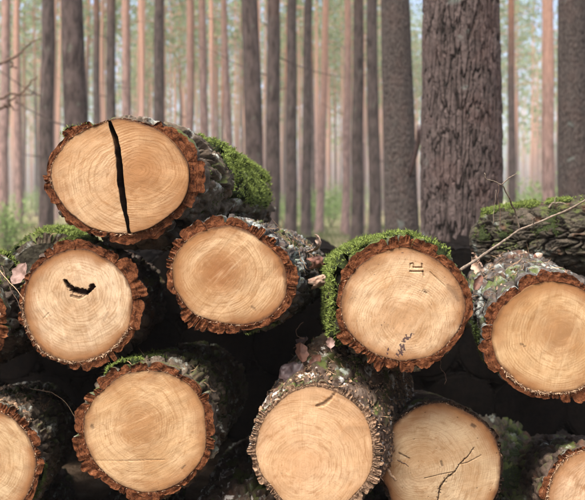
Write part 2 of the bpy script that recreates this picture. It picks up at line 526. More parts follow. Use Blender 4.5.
    # ---- continuous inner bark
    def core(s, mat, nth=300, nt=190, cw=.032, cl=.13, sub=1.0, dep=1.0, fw=1.0):
        L = s.L
        th = np.linspace(0, 2 * np.pi, nth, endpoint=False)[None, :]
        t = (np.linspace(0, 1, nt) ** 1.35 * L)[:, None]
        b = s.tk(th) * .35 + s.bt * .65
        q = s.pos(th, t, 0)
        n = max(8, round(2 * math.pi * (s.rx + s.ry) / 2 / cw))
        w1 = fbm(np.cos(th) * 3, np.sin(th) * 3, t * 8, s.seed + 1, 4, .6); w2 = fbm(np.cos(th) * 3, np.sin(th) * 3, t * 7, s.seed + 2, 4, .6)
        uu = th / (2 * np.pi) * n + .45 * w1; vv = t / cl + .55 * w2
        # shear the cells both ways so that furrows cross in lozenges
        d1, v1 = cell(uu, vv, s.seed)
        d2, v2 = cell(uu * 2.3 + 5, vv * 3.4 + w1, s.seed + 9)
        crack = np.clip(d1 / .26, 0, 1) ** .8
        fine = fbm(np.cos(th) * s.rx * 120, np.sin(th) * s.rx * 120, t * 26, s.seed + 4, 3)
        lay = np.floor((w2 * .5 + .5 + .25 * fine) * 5) / 5
        c2 = np.clip(d2 / .25, 0, 1)
        hr = crack * (.52 + .22 * v1) + crack * c2 * (.08 + .22 * v2) * sub + crack * .22 * lay * fw + .07 * fine * fw
        h = b * dep * (hr * 1.25) * np.clip((t - s.pl * .15) / (s.pl * .7), .10, 1)
        p = s.pos(th, t + .0012, h)
        mb = MB(); mb.grid(p, 0, wrap=True)
        c = mb.n; o = c - nth
        mb.add([p[-1].mean(0)], [])
        for k in range(nth):
            mb.f.append([c, o + k, o + (k + 1) % nth]); mb.m.append(1)
        ob = mb.build('bark', [mat, M['crevice']], s.root)
        at = ob.data.attributes.new('relief', 'FLOAT', 'POINT'); at.data.foreach_set('value', np.r_[np.clip(hr, 0, 1).ravel(), 0].astype(np.float32))
        return ob
    def annulus(s, nth=260):
        th = np.linspace(0, 2 * np.pi, nth, endpoint=False)[None, :]
        k = np.linspace(0, 1, 7)[:, None]
        b = s.tk(th) * (.52 + .30 * fbm(np.cos(th) * 6, np.sin(th) * 6, 2.2, s.seed, 3))
        t = .0012 + .0022 * fbm(np.cos(th) * 14, np.sin(th) * 14, k * 6, s.seed + 2, 3) * np.sin(k * np.pi) + .004 * k ** 4
        mb = MB(); mb.grid(s.pos(th, t, b * k - .0004), 0, wrap=True)
        mb.build('inner_bark', s.cut, s.root)
    # ---- one bark plate
    def plate(s, mb, th0, th1, t0, t1, h, front, nu=10, nv=7, sd=0, sharp=3.0, ragged=.3):
        u = np.linspace(-1, 1, nu)[None, :]; v = np.linspace(-1, 1, nv)[:, None]
        mid, dth = (th0 + th1) / 2, (th1 - th0) / 2
        tm, dt = (t0 + t1) / 2, (t1 - t0) / 2
        uu = u * (1 - (0 if front else .28) * np.clip(-v, 0, 1) ** 2 - .30 * np.clip(v, 0, 1) ** 2)
        th = mid + dth * (uu + ragged * .5 * vnoise(v * 1.6, u * .8, sd, 1))
        t = tm + dt * (v + (ragged * .6 * vnoise(u * 1.6, v * .6, sd, 2)) * (1 if not front else (v + 1) / 2))
        pu = np.clip(1 - np.abs(u) ** sharp, 0, 1)
        pv = np.clip(1 - np.abs(v) ** 4, 0, 1) if not front else np.clip(1 - np.clip(v, 0, 1) ** 4, 0, 1) * np.ones_like(v)
        prof = (pu * pv) ** (.5 if front else .36) * (1 + (.14 if front else .4) * vnoise(sd, 1.5, 2.5, 6) * u + (.10 if front else .3) * vnoise(u * 1.6, v * 2, sd, 9) - (0 if front else .35 * vnoise(sd, 4.5, 1.5, 6)) * v)
        n1 = fbm(th * s.rx * 45, t * 30, sd * .37, s.seed, 3)
        # flaky layers: steps in height
        lay = np.floor((n1 * .5 + .5 + .35 * vnoise(u * 1.2, v * 1.2, sd, 4)) * 4) / 4
        hh = h * prof * ((.84 + .14 * lay + .05 * n1 + .10 * vnoise(th * s.rx * 170, sd, 3.3, 2) + .07 * vnoise(th * s.rx * 520, t * 200, sd, 3)) if front else (.66 + .50 * lay + .16 * n1))
        if front: t = np.where(np.abs(v + 1) < 1e-6, t0 + .0025 * vnoise(u * 3, sd, 1.5, 7), t)
        p = s.pos(th, t, hh)
        mb.grid(p, 0, flip=False)
        if front:
            rows = []
            top = p[0]
            base = s.pos(th[0], t[0], -.0006)
            for k in (0, .3, .65, 1):
                q = top * (1 - k) + base * k
                if 0 < k < 1:
                    q[:, 1] += .0050 * vnoise(u[0] * 4, k * 7, sd, 8) + .0015
                rows.append(q)
            mb.grid(np.array(rows), 1, flip=False)
    def plates(s, mats, obj_rows=1, rows=1, vis=None, tmax=None):
        """vis(th_deg): whether plates there are kept past the first row"""
        rest = MB(); rg = s.rg
        if s.cut is mats[1]: s.annulus()
        tmax = tmax or s.L
        t = 0.0; row = 0; n_obj = 0
        while t < tmax and (rows is None or row < rows):
            ln = s.pl * rg.uniform(.75, 1.3)
            n = int(s.np * .9) if row == 0 else max(8, int(s.np * s.body))
            edges = np.cumsum([rg.choice((rg.uniform(.3, .7), rg.uniform(.7, 1.3), rg.uniform(1.2, 2.3))) for _ in range(n)]); edges = edges / edges[-1] * 2 * math.pi + row * 1.234 + s.seed
            prev = edges[-1] - 2 * math.pi
            for e in edges:
                a, b = prev, e; prev = e
                d = math.degrees((a + b) / 2) % 360
                tk = float(s.tk(np.array([math.radians(d)]))[0])
                if tk < s.bt * .12: continue
                if row and vis and not vis(d): continue
                hh = tk * rg.choice((rg.uniform(.5, .85), rg.uniform(.8, 1.12), rg.uniform(.85, 1.15))) * (1 if row == 0 else rg.uniform(.8, 1.25))
                j0 = 0 if row == 0 else rg.uniform(-.3, .3) * ln
                ext = (rg.uniform(-.05, .05) if row == 0 else -.04) * (b - a)
                mb = MB()
                s.plate(mb, a - ext, b + ext, t + j0 - (0.0 if row == 0 else .12 * ln), t + ln + rg.uniform(-.1, .3) * ln, hh, row == 0,
                        nu=17 if row == 0 else 10, nv=8 if row < 4 else 6, sd=row * 31 + n_obj * 7 + len(rest.v), sharp=rg.uniform(3.0, 9.0) if row == 0 else rg.uniform(4, 9), ragged=.12 if row == 0 else .7)
                if row < obj_rows:
                    mb.build('bark_plate', mats, s.root); n_obj += 1
                else:
                    rest.add(mb.v[0], mb.f, mb.m) if len(mb.v) == 1 else rest.add(np.concatenate(mb.v), mb.f, mb.m)
            t += ln; row += 1
        if rest.n:
            tag(rest.build('bark_plates', mats, s.root), kind='stuff')
    # ---- moss
    def moss(s, d0, d1, t0, t1, n, ln=.007,  lift=1.0, mat='moss', thr=-.1, cushion=.004, seed=0, nscale=26):
        a0, a1 = math.radians(d0), math.radians(d1)
        arc = (a1 - a0) * (s.rx + s.ry) / 2
        n = int(n * 1.6)
        nu, nv = max(12, int(arc / .004)), max(10, int((t1 - t0) / .005))
        nu, nv = min(nu, 90), min(nv, 120)
        def hgt(th, t):
            q = s.pos(th, t, 0)
            m = fbm(q[..., 0] * nscale, q[..., 1] * nscale, q[..., 2] * nscale, seed + s.seed, 4, .6)
            e = np.minimum(np.minimum((th - a0) / (a1 - a0), (a1 - th) / (a1 - a0)) * 5, 1)
            e2 = np.minimum(np.minimum((t - t0) / (t1 - t0) * 12 + .5, (t1 - t) / (t1 - t0) * 5), 1)
            m = m - thr - 1.1 * (1 - np.clip(e, 0, 1)) - 1.0 * (1 - np.clip(e2, 0, 1))
            return m
        mb = MB()
        th = np.linspace(a0, a1, nu)[None, :]; t = np.linspace(t0 + .018, t1, nv)[:, None]
        m = hgt(th, t)
        b = s.tk(th) * lift
        lump = fbm(th * 30, t * 90, 3.3, seed, 3)
        cov = np.clip(m * 3, 0, 1)
        h = b * .9 + cushion * (cov * (1 + .9 * lump)) - (1 - cov) * (b + .006)
        mb.grid(s.pos(th, t, h), 0)
        base = mb.build('moss_cushion', M['moss_base'], s.root); tag(base, kind='stuff')
        # leaf-like shoots
        th = RNG.uniform(a0, a1, n * 3); t = RNG.uniform(t0, t1, n * 3)
        m = hgt(th, t); keep = m > RNG.uniform(-.30, .12, n * 3)
        th, t, m = th[keep][:n], t[keep][:n], m[keep][:n]
        b = s.tk(th) * lift
        cov = np.clip(m * 3, 0, 1)
        h = b * .9 + cushion * cov * (1 + .9 * fbm(th * 30, t * 90, 3.3, seed, 3)) - .001
        p = s.pos(th, t, h)
        nrm = np.stack([np.cos(th), np.zeros_like(th), np.sin(th)], 1)
        blades(p, nrm, ln * .8, 'moss_shoots', M[mat], s.root, up=.4)
    def splinters(s, n, ln=.008, d0=0, d1=360, mat='fibre'):
        n = int(n * (.8 if ln > .009 else .38))
        th = np.radians(RNG.uniform(d0, d1, n)); b = s.tk(th)
        p = s.pos(th, np.full(n, .0), RNG.uniform(-.0015, .0025, n)); p[:, 1] -= .0005
        sg = RNG.choice([-1, 1], n); nrm = np.stack([np.cos(th) * .2 - np.sin(th) * sg, np.full(n, -.25), np.sin(th) * .2 + np.cos(th) * sg], 1)
        blades(p, nrm, ln * .8, 'splinters', M[mat], s.root, up=0, width=.12, spread=.42)

def blades(p, nrm, ln, name, mat, parent, up=.5, width=.17, spread=.75):
    n = len(p)
    if not n: return
    d = nrm + RNG.normal(0, spread, (n, 3)) + np.array([0, 0, up]); d /= np.linalg.norm(d, axis=1)[:, None]
    w = np.cross(d, RNG.normal(0, 1, (n, 3))); w /= np.linalg.norm(w, axis=1)[:, None]
    l = (ln * RNG.uniform(.45, 1.25, n))[:, None]; wd = l * width
    bend = RNG.normal(0, .35, (n, 3)) * l
    a = p - w * wd * .6; b = p + w * wd * .6; m1 = p + d * l * .55 - w * wd; m2 = p + d * l * .55 + w * wd; tip = p + d * l + bend
    V = np.stack([a, b, m2, m1, tip], 1).reshape(-1, 3)
    k = np.arange(n)[:, None] * 5
    me = bpy.data.meshes.new(name)
    fq = (k + np.array([[0, 1, 2, 3]])).tolist(); ft = (k + np.array([[3, 2, 4]])).tolist()
    me.from_pydata(V.tolist(), [], fq + ft)
    me.materials.append(mat)
    o = bpy.data.objects.new(name, me); COL.objects.link(o); o.parent = parent
    o['kind'] = 'stuff'
    return o

# bark looks
BARKS = {
    'grey':   dict(lichen=.25, moss=.35, seed=1),
    'mossy':  dict(lichen=.3, moss=.9, seed=2, mid=(.07, .06, .04)),
    'lichen': dict(lichen=.38, moss=.25, seed=3, light=(.15, .135, .122), lichen_c=(.33, .37, .34), mid=(.065, .054, .046)),
    'white':  dict(lichen=.1, moss=.3, seed=4, white=.5, mid=(.085, .058, .042), light=(.17, .13, .10), dark=(.03, .02, .016)),
    'plum':   dict(lichen=.1, moss=.25, seed=5, mid=(.060, .042, .031), light=(.14, .10, .077)),
    'dim':    dict(lichen=.12, moss=.40, seed=7, mid=(.042, .036, .026), light=(.11, .088, .066), lichen_c=(.22, .25, .21)),
    'green':  dict(lichen=.3, moss=.35, seed=6, lichen_c=(.36, .38, .33), mid=(.095, .072, .050), light=(.17, .135, .105)),
}
BK = {k: bark_material('bark_' + k, **v) for k, v in BARKS.items()}
RK = {k: bark_material('bark_relief_' + k, rel=True, **v) for k, v in BARKS.items()}

def band(d, a, b, soft=20):
    """1 inside the angle interval a..b, falling to 0 outside"""
    x = (d - a) % 360; w = (b - a) % 360
    if x <= w: return 1.0
    e = min(x - w, 360 - x)
    return max(0.0, 1 - e / soft)

# ---- A: split log on top
A = Log(120, 177, 1.85, 68, 57, -4, 218, 206, 3.05, 1.06, 11.5, 1, 'topmost log with a black split down its sawn end and bright moss behind', nplates=20, pl=.10, body=.62,
        thick=lambda d: 1.0 - .86 * band(d, 62, 118, 18) + .35 * band(d, -45, 30, 25) + .1 * band(d, 130, 230))
th = np.linspace(0, 2 * np.pi, 400, endpoint=False)
out = np.stack([A.R(th) * np.cos(th), A.R(th) * np.sin(th)], 1)
Lc = np.array([A.px(*q) for q in [(107.5, 118), (109.8, 129), (112.2, 139), (114.3, 150), (115.6, 163), (117, 178), (118.6, 193), (121.8, 208), (125.6, 222), (129.6, 240)]])
Rc = np.array([A.px(*q) for q in [(111.2, 118), (115.8, 129), (120.0, 140), (121.9, 150), (123.6, 163), (125.2, 178), (126.9, 193), (128.5, 207), (130.3, 222), (132.8, 240)]])
def ragged(line, sd):
    t = np.linspace(0, 1, 60); k = np.linspace(0, 1, len(line))
    x, z = np.interp(t, k, line[:, 0]), np.interp(t, k, line[:, 1])
    return np.stack([x + PX * (.5 * vnoise(t * 22, sd, 1.5) + .35 * vnoise(t * 60, sd, 2.5)), z], 1)
Lc, Rc = ragged(Lc, 1), ragged(Rc, 2)
def side(pt, line):
    x = np.interp(-pt[1], -line[:, 1], line[:, 0])
    return pt[0] - x
def half(line, sign):
    keep = np.array([side(q, line) * sign > 0 for q in out])
    i0 = [i for i in range(400) if keep[i] and not keep[i - 1]][0]
    seq = [out[(i0 + k) % 400] for k in range(400) if keep[(i0 + k) % 400]]
    inn = [q for q in line if math.hypot(*q) < A.R(np.array([math.atan2(q[1], q[0])]))[0]]
    if np.linalg.norm(inn[0] - seq[-1]) > np.linalg.norm(inn[-1] - seq[-1]): inn = inn[::-1]
    return seq + inn
wA1 = wood_material('wood_split_left', A.px(133, 178), (.66, .43, .23), .35, (.46, .25, .115), .75, .0040, 38, 1, .35, .55, .9)
wA2 = wood_material('wood_split_right', A.px(140, 170), (.60, .36, .175), .55, (.42, .21, .085), .85, .0040, -20, 2, .45, .4, .85)
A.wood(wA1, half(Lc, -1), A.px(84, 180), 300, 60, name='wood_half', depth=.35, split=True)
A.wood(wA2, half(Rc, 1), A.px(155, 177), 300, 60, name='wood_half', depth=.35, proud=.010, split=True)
A.core(RK['green'], nth=360, nt=260, cw=.078, cl=.20, dep=1.5, sub=.12, fw=.5)
A.plates([BK['green'], M['cut_bark']], rows=1, vis=lambda d: d < 130 or d > 250)
A.moss(14, 76, .26, 1.24, 11000, .009, 1.55, 'moss', -.12, .012, 1)
A.moss(-12, 30, .22, 1.1, 4200, .008, 1.35, 'moss', .12, .007, 7)
A.moss(-40, 20, .05, .7, 1500, .006, .9, 'moss_dark', .25, .003, 2)
A.moss(112, 150, -.002, .3, 420, .006, 1.0, 'moss', .1, .003, 3)
A.splinters(500, .006, 70, 190); A.splinters(250, .008, 240, 330)

# ---- B: log with a dark hole
B = Log(78, 305, 1.86, 54.5, 56.5, 0, 124, 296, 3.05, 1.0, 11, 2, 'log with a dark ragged knot hole in its pale sawn end, below the split log', nplates=22, pl=.08,
        thick=lambda d: 1.0 + .3 * band(d, -50, 40) - .5 * band(d, 160, 235, 30))
hole = [dict(p=[(65.6, 280.8), (69, 286), (74, 290)], r=[1.6, 2.2, 2.6], d=.014, dirt_shade=1.0), dict(p=[(74, 290), (81, 291.6), (86.5, 292.5)], r=[2.4, 2.9, 2.6], d=.016, dirt_shade=1.0),
        dict(p=[(86.5, 292.5), (90.5, 289.8), (92.6, 286.6)], r=[1.3, 1.6, 2.6], d=.014, dirt_shade=1.0), dict(p=[(72, 296), (79, 298), (86, 295)], r=1.4, d=.002, dirt_shade=.35),
        dict(p=[(44, 309), (50, 316)], r=.8, d=.0006, dirt_shade=.12), dict(p=[(44, 318), (49, 313)], r=.7, d=.0006, dirt_shade=.08), dict(p=[(108, 313), (104, 322)], r=1.4, d=.0003, dirt_shade=.15, soft=1)]
wB = wood_material('wood_knot_hole', B.px(79, 292), (.67, .465, .27), .15, (.46, .27, .13), .55, .0042, -72, 3, .75, .75, 1.0, .3)
B.wood(wB, nt=420, nr=130, strokes=hole)
B.core(RK['plum'], nth=200, nt=90)
B.plates([BK['plum'], M['cut_bark']], rows=1, vis=lambda d: d < 150 or d > 260, tmax=.8)
B.moss(66, 112, .01, .5, 1600, .007, 1.1, 'moss', .05, .005, 1)
B.splinters(700, .0095, 170, 340)

# ---- C: rounded log right of centre left
C = Log(229, 277, 1.84, 59, 49.5, -14, 284, 270, 2.95, 1.02, 11, 3, 'log with a dark heart ring and slanting streaks, right under the split one', nplates=24, pl=.07,
        thick=lambda d: 1.0 + .15 * band(d, 20, 70) - .3 * band(d, 170, 200))
wC = wood_material('wood_heart_ring', C.px(219, 272), (.64, .415, .215), .75, (.36, .175, .07), .6, .0036, 52, 4, .8, .8, .95, .45)
C.wood(wC, strokes=[dict(p=[(252, 307), (255, 310)], r=1.2, d=.0008, dirt_shade=.3)], nt=300, nr=80)
C.core(RK['lichen'], cw=.036, cl=.14, sub=.6)
C.plates([BK['lichen'], M['cut_bark']], rows=1, vis=lambda d: d < 110 or d > 270)
C.moss(-80, -40, .0, .3, 900, .006, 1.05, 'moss_dark', .0, .003, 1)
C.moss(15, 60, .15, .6, 500, .005, 1.0, 'moss_dark', .25, .002, 2)
C.splinters(450, .006, 130, 350)

# ---- D: mossy stamped log
D = Log(402, 305, 1.83, 61.5, 56.5, 0, 366, 287, 2.95, 1.03, 12, 4, 'log with stamped letters and a violet ink mark, thick moss on top', nplates=21, pl=.08,
        thick=lambda d: 1.0 + .25 * band(d, 60, 160) - .65 * band(d, 162, 190, 14) + .05 * band(d, 300, 350))
marks = [dict(p=[(409.9, 271.4), (422.9, 271.4)], r=.75, d=.0030, dirt_shade=.25, jag=.1), dict(p=[(422.7, 271.4), (423.6, 276)], r=.75, d=.0030, dirt_shade=.25, jag=.1),
         dict(p=[(413.5, 267.5), (422, 267.5)], r=.75, d=.0030, dirt_shade=.25, jag=.1), dict(p=[(422, 263.8), (422, 267.5)], r=.7, d=.0030, dirt_shade=.25, jag=.1),
         dict(p=[(410.5, 264), (412.8, 263.2), (413.6, 265), (413.5, 267.5)], r=.65, d=.0028, dirt_shade=.22, jag=.1), dict(p=[(410.2, 264), (410.2, 268)], r=.6, d=.0022, dirt_shade=.15, jag=.1),
         dict(p=[(430, 272), (445, 286)], r=.5, d=.0010, dirt_shade=.2), dict(p=[(448, 287), (455, 293), (458, 300)], r=[2.5, 4.5, 2.5], d=.0005, dirt_shade=.40, soft=1), dict(p=[(425, 292), (426, 293)], r=2.8, d=.0006, dirt_shade=.25, soft=1),
         dict(p=[(425, 292), (426, 293)], r=1.0, d=.0012, dirt_shade=.5)]
ink = [[(411.6, 333.4), (410.3, 337.6), (407.6, 338.2), (406.2, 335.6)], [(406, 335), (407.4, 339)], [(404.6, 337.6), (403, 340.8), (404.6, 341.8), (401.6, 341)],
       [(400, 344.4), (403.6, 348.4)], [(401, 348.6), (403.6, 344.6)], [(400.4, 346.6), (404, 346.6)], [(398.4, 350), (401.8, 354.6)], [(399, 354), (401.4, 349.6)], [(396.6, 353.4), (398.4, 356)],
       [(403.8, 345.6), (404, 349.6)], [(400.4, 352.4), (402.6, 352)], [(388.2, 348.6), (387.8, 350.6)], [(387.4, 353), (387.2, 353.6)]]
marks += [dict(p=q, r=.8, ink=.85, jag=.8) for q in ink]
wD = wood_material('wood_stamped', D.px(404, 322), (.70, .475, .265), .35, (.48, .27, .115), .5, .0036, 62, 5, .6, .55, 1.0, .4)
D.wood(wD, nt=560, nr=150, strokes=marks)
D.core(RK['mossy'], nth=200, nt=110)
D.plates([BK['mossy'], M['cut_bark']], rows=1, vis=lambda d: 20 < d < 230)
D.moss(42, 150, .004, .95, 9500, .0095, 1.08, 'moss', -.42, .006, 1)
D.moss(104, 222, .0, 1.0, 13000, .0095, 1.05, 'moss', -.55, .011, 2)
D.splinters(300, .006, 150, 360)

# ---- E: log at the right edge
E = Log(553, 337, 1.84, 60, 55, -6, 512, 290, 2.9, 1.05, 11.5, 5, 'log cut by the right edge of the picture, with grey lichen bark along its top', nplates=22, pl=.07,
        thick=lambda d: 1.0 + .2 * band(d, 100, 200) - .35 * band(d, 10, 80))
wE = wood_material('wood_right_edge', E.px(560, 332), (.66, .43, .215), .6, (.36, .20, .09), .6, .0038, 80, 6, .75, .6, .95, .35)
E.wood(wE, strokes=[dict(p=[(521, 344), (523, 344.5)], r=.9, dirt_shade=.6), dict(p=[(524, 346), (525, 346)], r=.8, dirt_shade=.6)], nt=300, nr=80)
E.core(RK['lichen'], nth=340, nt=220, cw=.042, cl=.17, dep=.95, sub=.3, fw=.6)
E.plates([BK['lichen'], M['cut_bark']], rows=1, vis=lambda d: 30 < d < 240)
E.moss(175, 235, .01, .5, 1600, .006, 1.0, 'moss_dark', -.05, .003, 1)
E.moss(-75, -10, .0, .3, 500, .006, 1.0, 'moss_dark', .0, .003, 2)
E.splinters(600, .010, 210, 330)

# ---- F: lower left log
Fl = Log(146, 430, 1.82, 61.5, 61, 0, 200, 388, 2.85, 1.0, 11, 6, 'log with a mottled brown heart, directly below the log with the knot hole', nplates=22, pl=.075,
         thick=lambda d: 1.0 + .12 * band(d, 180, 300) - .45 * band(d, 300, 330))
wF = wood_material('wood_mottled', Fl.px(140, 425), (.64, .41, .205), .55, (.38, .20, .08), .5, .0034, 28, 7, .55, .55, 1.05, .75)
Fl.wood(wF, strokes=[dict(p=[(92, 426), (92.5, 428)], r=1.4, d=.001, dirt_shade=.5), dict(p=[(94, 460.5), (125, 460.8), (165, 459.5)], r=.35, d=.0012, dirt_shade=.1),
                     dict(p=[(182, 468), (185, 465)], r=.8, dirt_shade=.6)], nt=300, nr=80)
Fl.core(RK['green'], cw=.036, cl=.14)
Fl.plates([BK['green'], M['cut_bark']], rows=1, vis=lambda d: d < 140 or d > 290)
Fl.moss(78, 135, .008, .5, 2400, .007, 1.08, 'moss', .02, .004, 1)
Fl.moss(-30, 40, .05, .6, 900, .005, 1.0, 'moss_dark', .2, .002, 2)
Fl.splinters(350, .006, 0, 360)

# ---- G: lower middle log
G = Log(315, 450, 1.78, 58.5, 63, 8, 348, 398, 2.35, 1.36, 6.5, 7, 'log with thin crumbly speckled bark and dead leaves on its white flecked back', nplates=76, pl=.03,
        thick=lambda d: 1.0 + .35 * band(d, -40, 20), cut='crumb')
wG = wood_material('wood_speckled_bark', G.px(304, 465), (.72, .46, .245), .25, (.58, .33, .16), .3, .0036, 88, 8, .25, .3, 1.0, .6)
G.wood(wG, strokes=[dict(p=[(317, 406), (324, 404), (331, 398), (335, 393)], r=[1.2, 1.8, 1.2, .8], d=.003, dirt_shade=.35)], nt=300, nr=80)
G.core(RK['white'], nth=360, nt=200, cw=.05, cl=.14, dep=1.2, sub=.4, fw=.7)
G.plates([BK['white'], M['crumb']], obj_rows=1, vis=lambda d: d < 170 or d > 300)
G.moss(45, 80, .03, .35, 380, .006, 1.0, 'moss', .3, .003, 1)
G.splinters(2600, .0042, 0, 360)

# ---- H: dark edged log behind the lower middle log
H = Log(441, 468, 1.93, 60, 62, 0, 418, 434, 2.95, 1.0, 3.5, 8, 'barkless looking log set back in the gap with a branching crack across its end', nplates=34, pl=.08, wob=.11)
wH = wood_material('wood_cracked', H.px(420, 470), (.66, .46, .255), .2, (.46, .28, .14), .45, .0036, 15, 9, .7, .35, 1.0, .75)
H.wood(wH, strokes=[dict(p=[(474, 447), (468, 456), (459, 464), (455, 471), (446, 478), (440, 487), (438, 500), (432, 512)], r=[.25, .4, .5, .5, .7, .6, .7, .5], d=.004, dirt_shade=.85, jag=.7),
                    dict(p=[(455, 471), (440, 474), (424, 478)], r=.35, d=.002, dirt_shade=.5), dict(p=[(459, 464), (468, 462), (481, 455)], r=.35, d=.002, dirt_shade=.5),
                    dict(p=[(399, 453), (409, 458)], r=.5, d=.002, dirt_shade=.8), dict(p=[(472, 425), (474, 426)], r=1.6, d=.001, dirt_shade=.7), dict(p=[(441, 461), (442, 465)], r=.9, d=.001, dirt_shade=.6)], nt=360, nr=100)
H.core(RK['plum'], nth=160, nt=60)
H.plates([BK['plum'], M['crevice']], obj_rows=1, vis=lambda d: d < 120, tmax=.4)
H.splinters(300, .006, 0, 180)

# ---- I, J, K: logs at the edges
I = Log(-46, 318, 1.86, 47, 43, 0, 40, 312, 3.0, 1.0, 11, 9, 'log at the left edge showing only the brown bark rim of its end', nplates=20, pl=.08)
wI = wood_material('wood_left_edge', (0, 0), (.50, .32, .17), .4, seed=10, saw=40)
I.wood(wI); I.core(RK['grey'], nth=180, nt=80); I.plates([BK['grey'], M['cut_bark']], rows=1, vis=lambda d: d < 110 or d > 260, tmax=.6)
I.moss(30, 90, .01, .5, 2500, .006, 1.0, 'moss', -.1, .004, 1)
I.splinters(300, .006, -60, 80)
J = Log(-18, 462, 1.83, 54, 55, 0, 38, 425, 2.85, 1.02, 11, 10, 'log in the bottom left corner with mossy bark and a cut off round end', nplates=21, pl=.075,
        thick=lambda d: 1.0 - .3 * band(d, 0, 40))
wJ = wood_material('wood_corner_left', J.px(-20, 460), (.66, .45, .24), .4, seed=11, saw=-30, edge=.7)
J.wood(wJ); J.core(RK['green'], cw=.032, cl=.12); J.plates([BK['green'], M['cut_bark']], rows=1, vis=lambda d: d < 120 or d > 290)
J.moss(62, 108, .02, .7, 1800, .0065, .75, 'moss', .05, .004, 1)
J.moss(-45, 5, .01, .5, 2600, .0065, 1.0, 'moss_dark', -.2, .004, 2)
J.splinters(400, .007, -40, 90)
K = Log(603, 503, 1.78, 58, 56, 0, 548, 474, 2.8, 1.0, 8, 11, 'log in the bottom right corner with thin bark round a pale sawn end', nplates=26, pl=.075)
wK = wood_material('wood_corner_right', K.px(610, 500), (.67, .44, .25), .3, (.42, .24, .12), .5, .0036, 40, 12, .6, .6, 1.0, .8)
K.wood(wK); K.core(RK['plum'], nth=180, nt=90); K.plates([BK['plum'], M['cut_bark']], rows=1)
K.splinters(700, .008, 80, 200)

# ---- mossy log behind the upper left, weathered end
N = Log(46, 272, 2.25, 34, 29, 0, 70, 258, 3.2, 1.0, 9, 12, 'weathered mossy log with a dead leaf, behind the knot hole log', nplates=16, pl=.06)
wN = simple_material('weathered_end', (.03, .025, .018), (.10, .09, .06), 60, .9, .006)
N.wood(wN, bow=-.01); N.core(RK['mossy'], nth=200, nt=120); N.plates([BK['mossy'], BK['green']], rows=1, vis=lambda d: d < 200)
N.moss(25, 125, .0, .9, 5500, .010, 1.05, 'moss', -.05, .010, 1)
N.moss(110, 200, -.01, .8, 3500, .007, 1.05, 'moss_dark', -.25, .006, 2)
# low mossy log to its left
N2 = Log(-14, 287, 2.05, 30, 27, 0, 10, 285, 3.0, 1.0, 8, 13, 'small mossy log at the left edge with thin dry stems lying over it', nplates=16, pl=.06)
N2.wood(wN, bow=-.01); N2.core(RK['green'], nth=160, nt=80); N2.plates([BK['green'], BK['mossy']], rows=1, vis=lambda d: d < 200)
N2.moss(20, 120, .0, .8, 3600, .008, 1.05, 'moss', .0, .008, 1)

# ---- M: mossy log lying across behind the upper right
class CrossLog(Log):
    def __init__(s, a, b, ra, rb, seed, label, bt):
        s.p0, s.p1 = np.array(a), np.array(b)
        s.ax = s.p1 - s.p0; s.L = np.linalg.norm(s.ax)
        s.rx = s.ry = ra; s.rot = 0; s.bs = rb / ra; s.bt = bt; s.seed = seed; s.thick = lambda d: 1.0
        s.np, s.pl = 16, .06; s.k = PX; s.fx = s.fy = 0; s.tilt = 0; s.wob = .05; s.body = .8; s.cut = M['cut_bark']
        d = s.ax / s.L
        s.e1 = np.cross(d, [0, 0, 1.0]); s.e1 /= np.linalg.norm(s.e1); s.e2 = np.cross(s.e1, d); s.d = d
        if s.e2[2] < 0: s.e2 = -s.e2
        s.root = thing('log', label, 'log', s.p0, 'pine logs stacked in the pile'); s.rg = random.Random(seed)
    def pos(s, th, t, h=0.0):
        th, t, h = np.broadcast_arrays(np.asarray(th, float), np.asarray(t, float), np.asarray(h, float))
        f = t / s.L
        r = s.R(th) * (1 + (s.bs - 1) * f) + h
        r = r * np.clip(.62 + t / .05 * .38, .62, 1) 
        return r[..., None] * (np.cos(th)[..., None] * s.e1 + np.sin(th)[..., None] * s.e2) + f[..., None] * s.ax
Mx = CrossLog(P(475, 241, 2.72), P(680, 231, 2.35), .082, .115, 14, 'dark mossy log lying crosswise behind the stack at the upper right', .020)
mb = MB()
q = np.linspace(0, 2 * np.pi, 40, endpoint=False)
rr = np.linspace(0, 1, 8)[:, None]
pp = Mx.pos(q[None, :], 0 * q[None, :], 0) * rr[..., None]
pp = pp + (fbm(pp[..., 0] * 40, pp[..., 1] * 40, pp[..., 2] * 40, 4, 3) * .004)[..., None] * Mx.d
mb.grid(pp, 0, wrap=True); mb.build('end_face', BK['dim'], Mx.root)
Mx.core(RK['dim'], nth=300, nt=300, cw=.035, cl=.075, dep=.9)
Mx.moss(55, 120, .03, .42, 3600, .008, 1.15, 'moss', -.1, .006, 1)
Mx.moss(-10, 80, .0, .35, 1500, .006, 1.0, 'moss_dark', .15, .003, 2)
Mx.moss(100, 230, .0, .30, 2600, .006, 1.0, 'moss_dark', -.1, .003, 3)

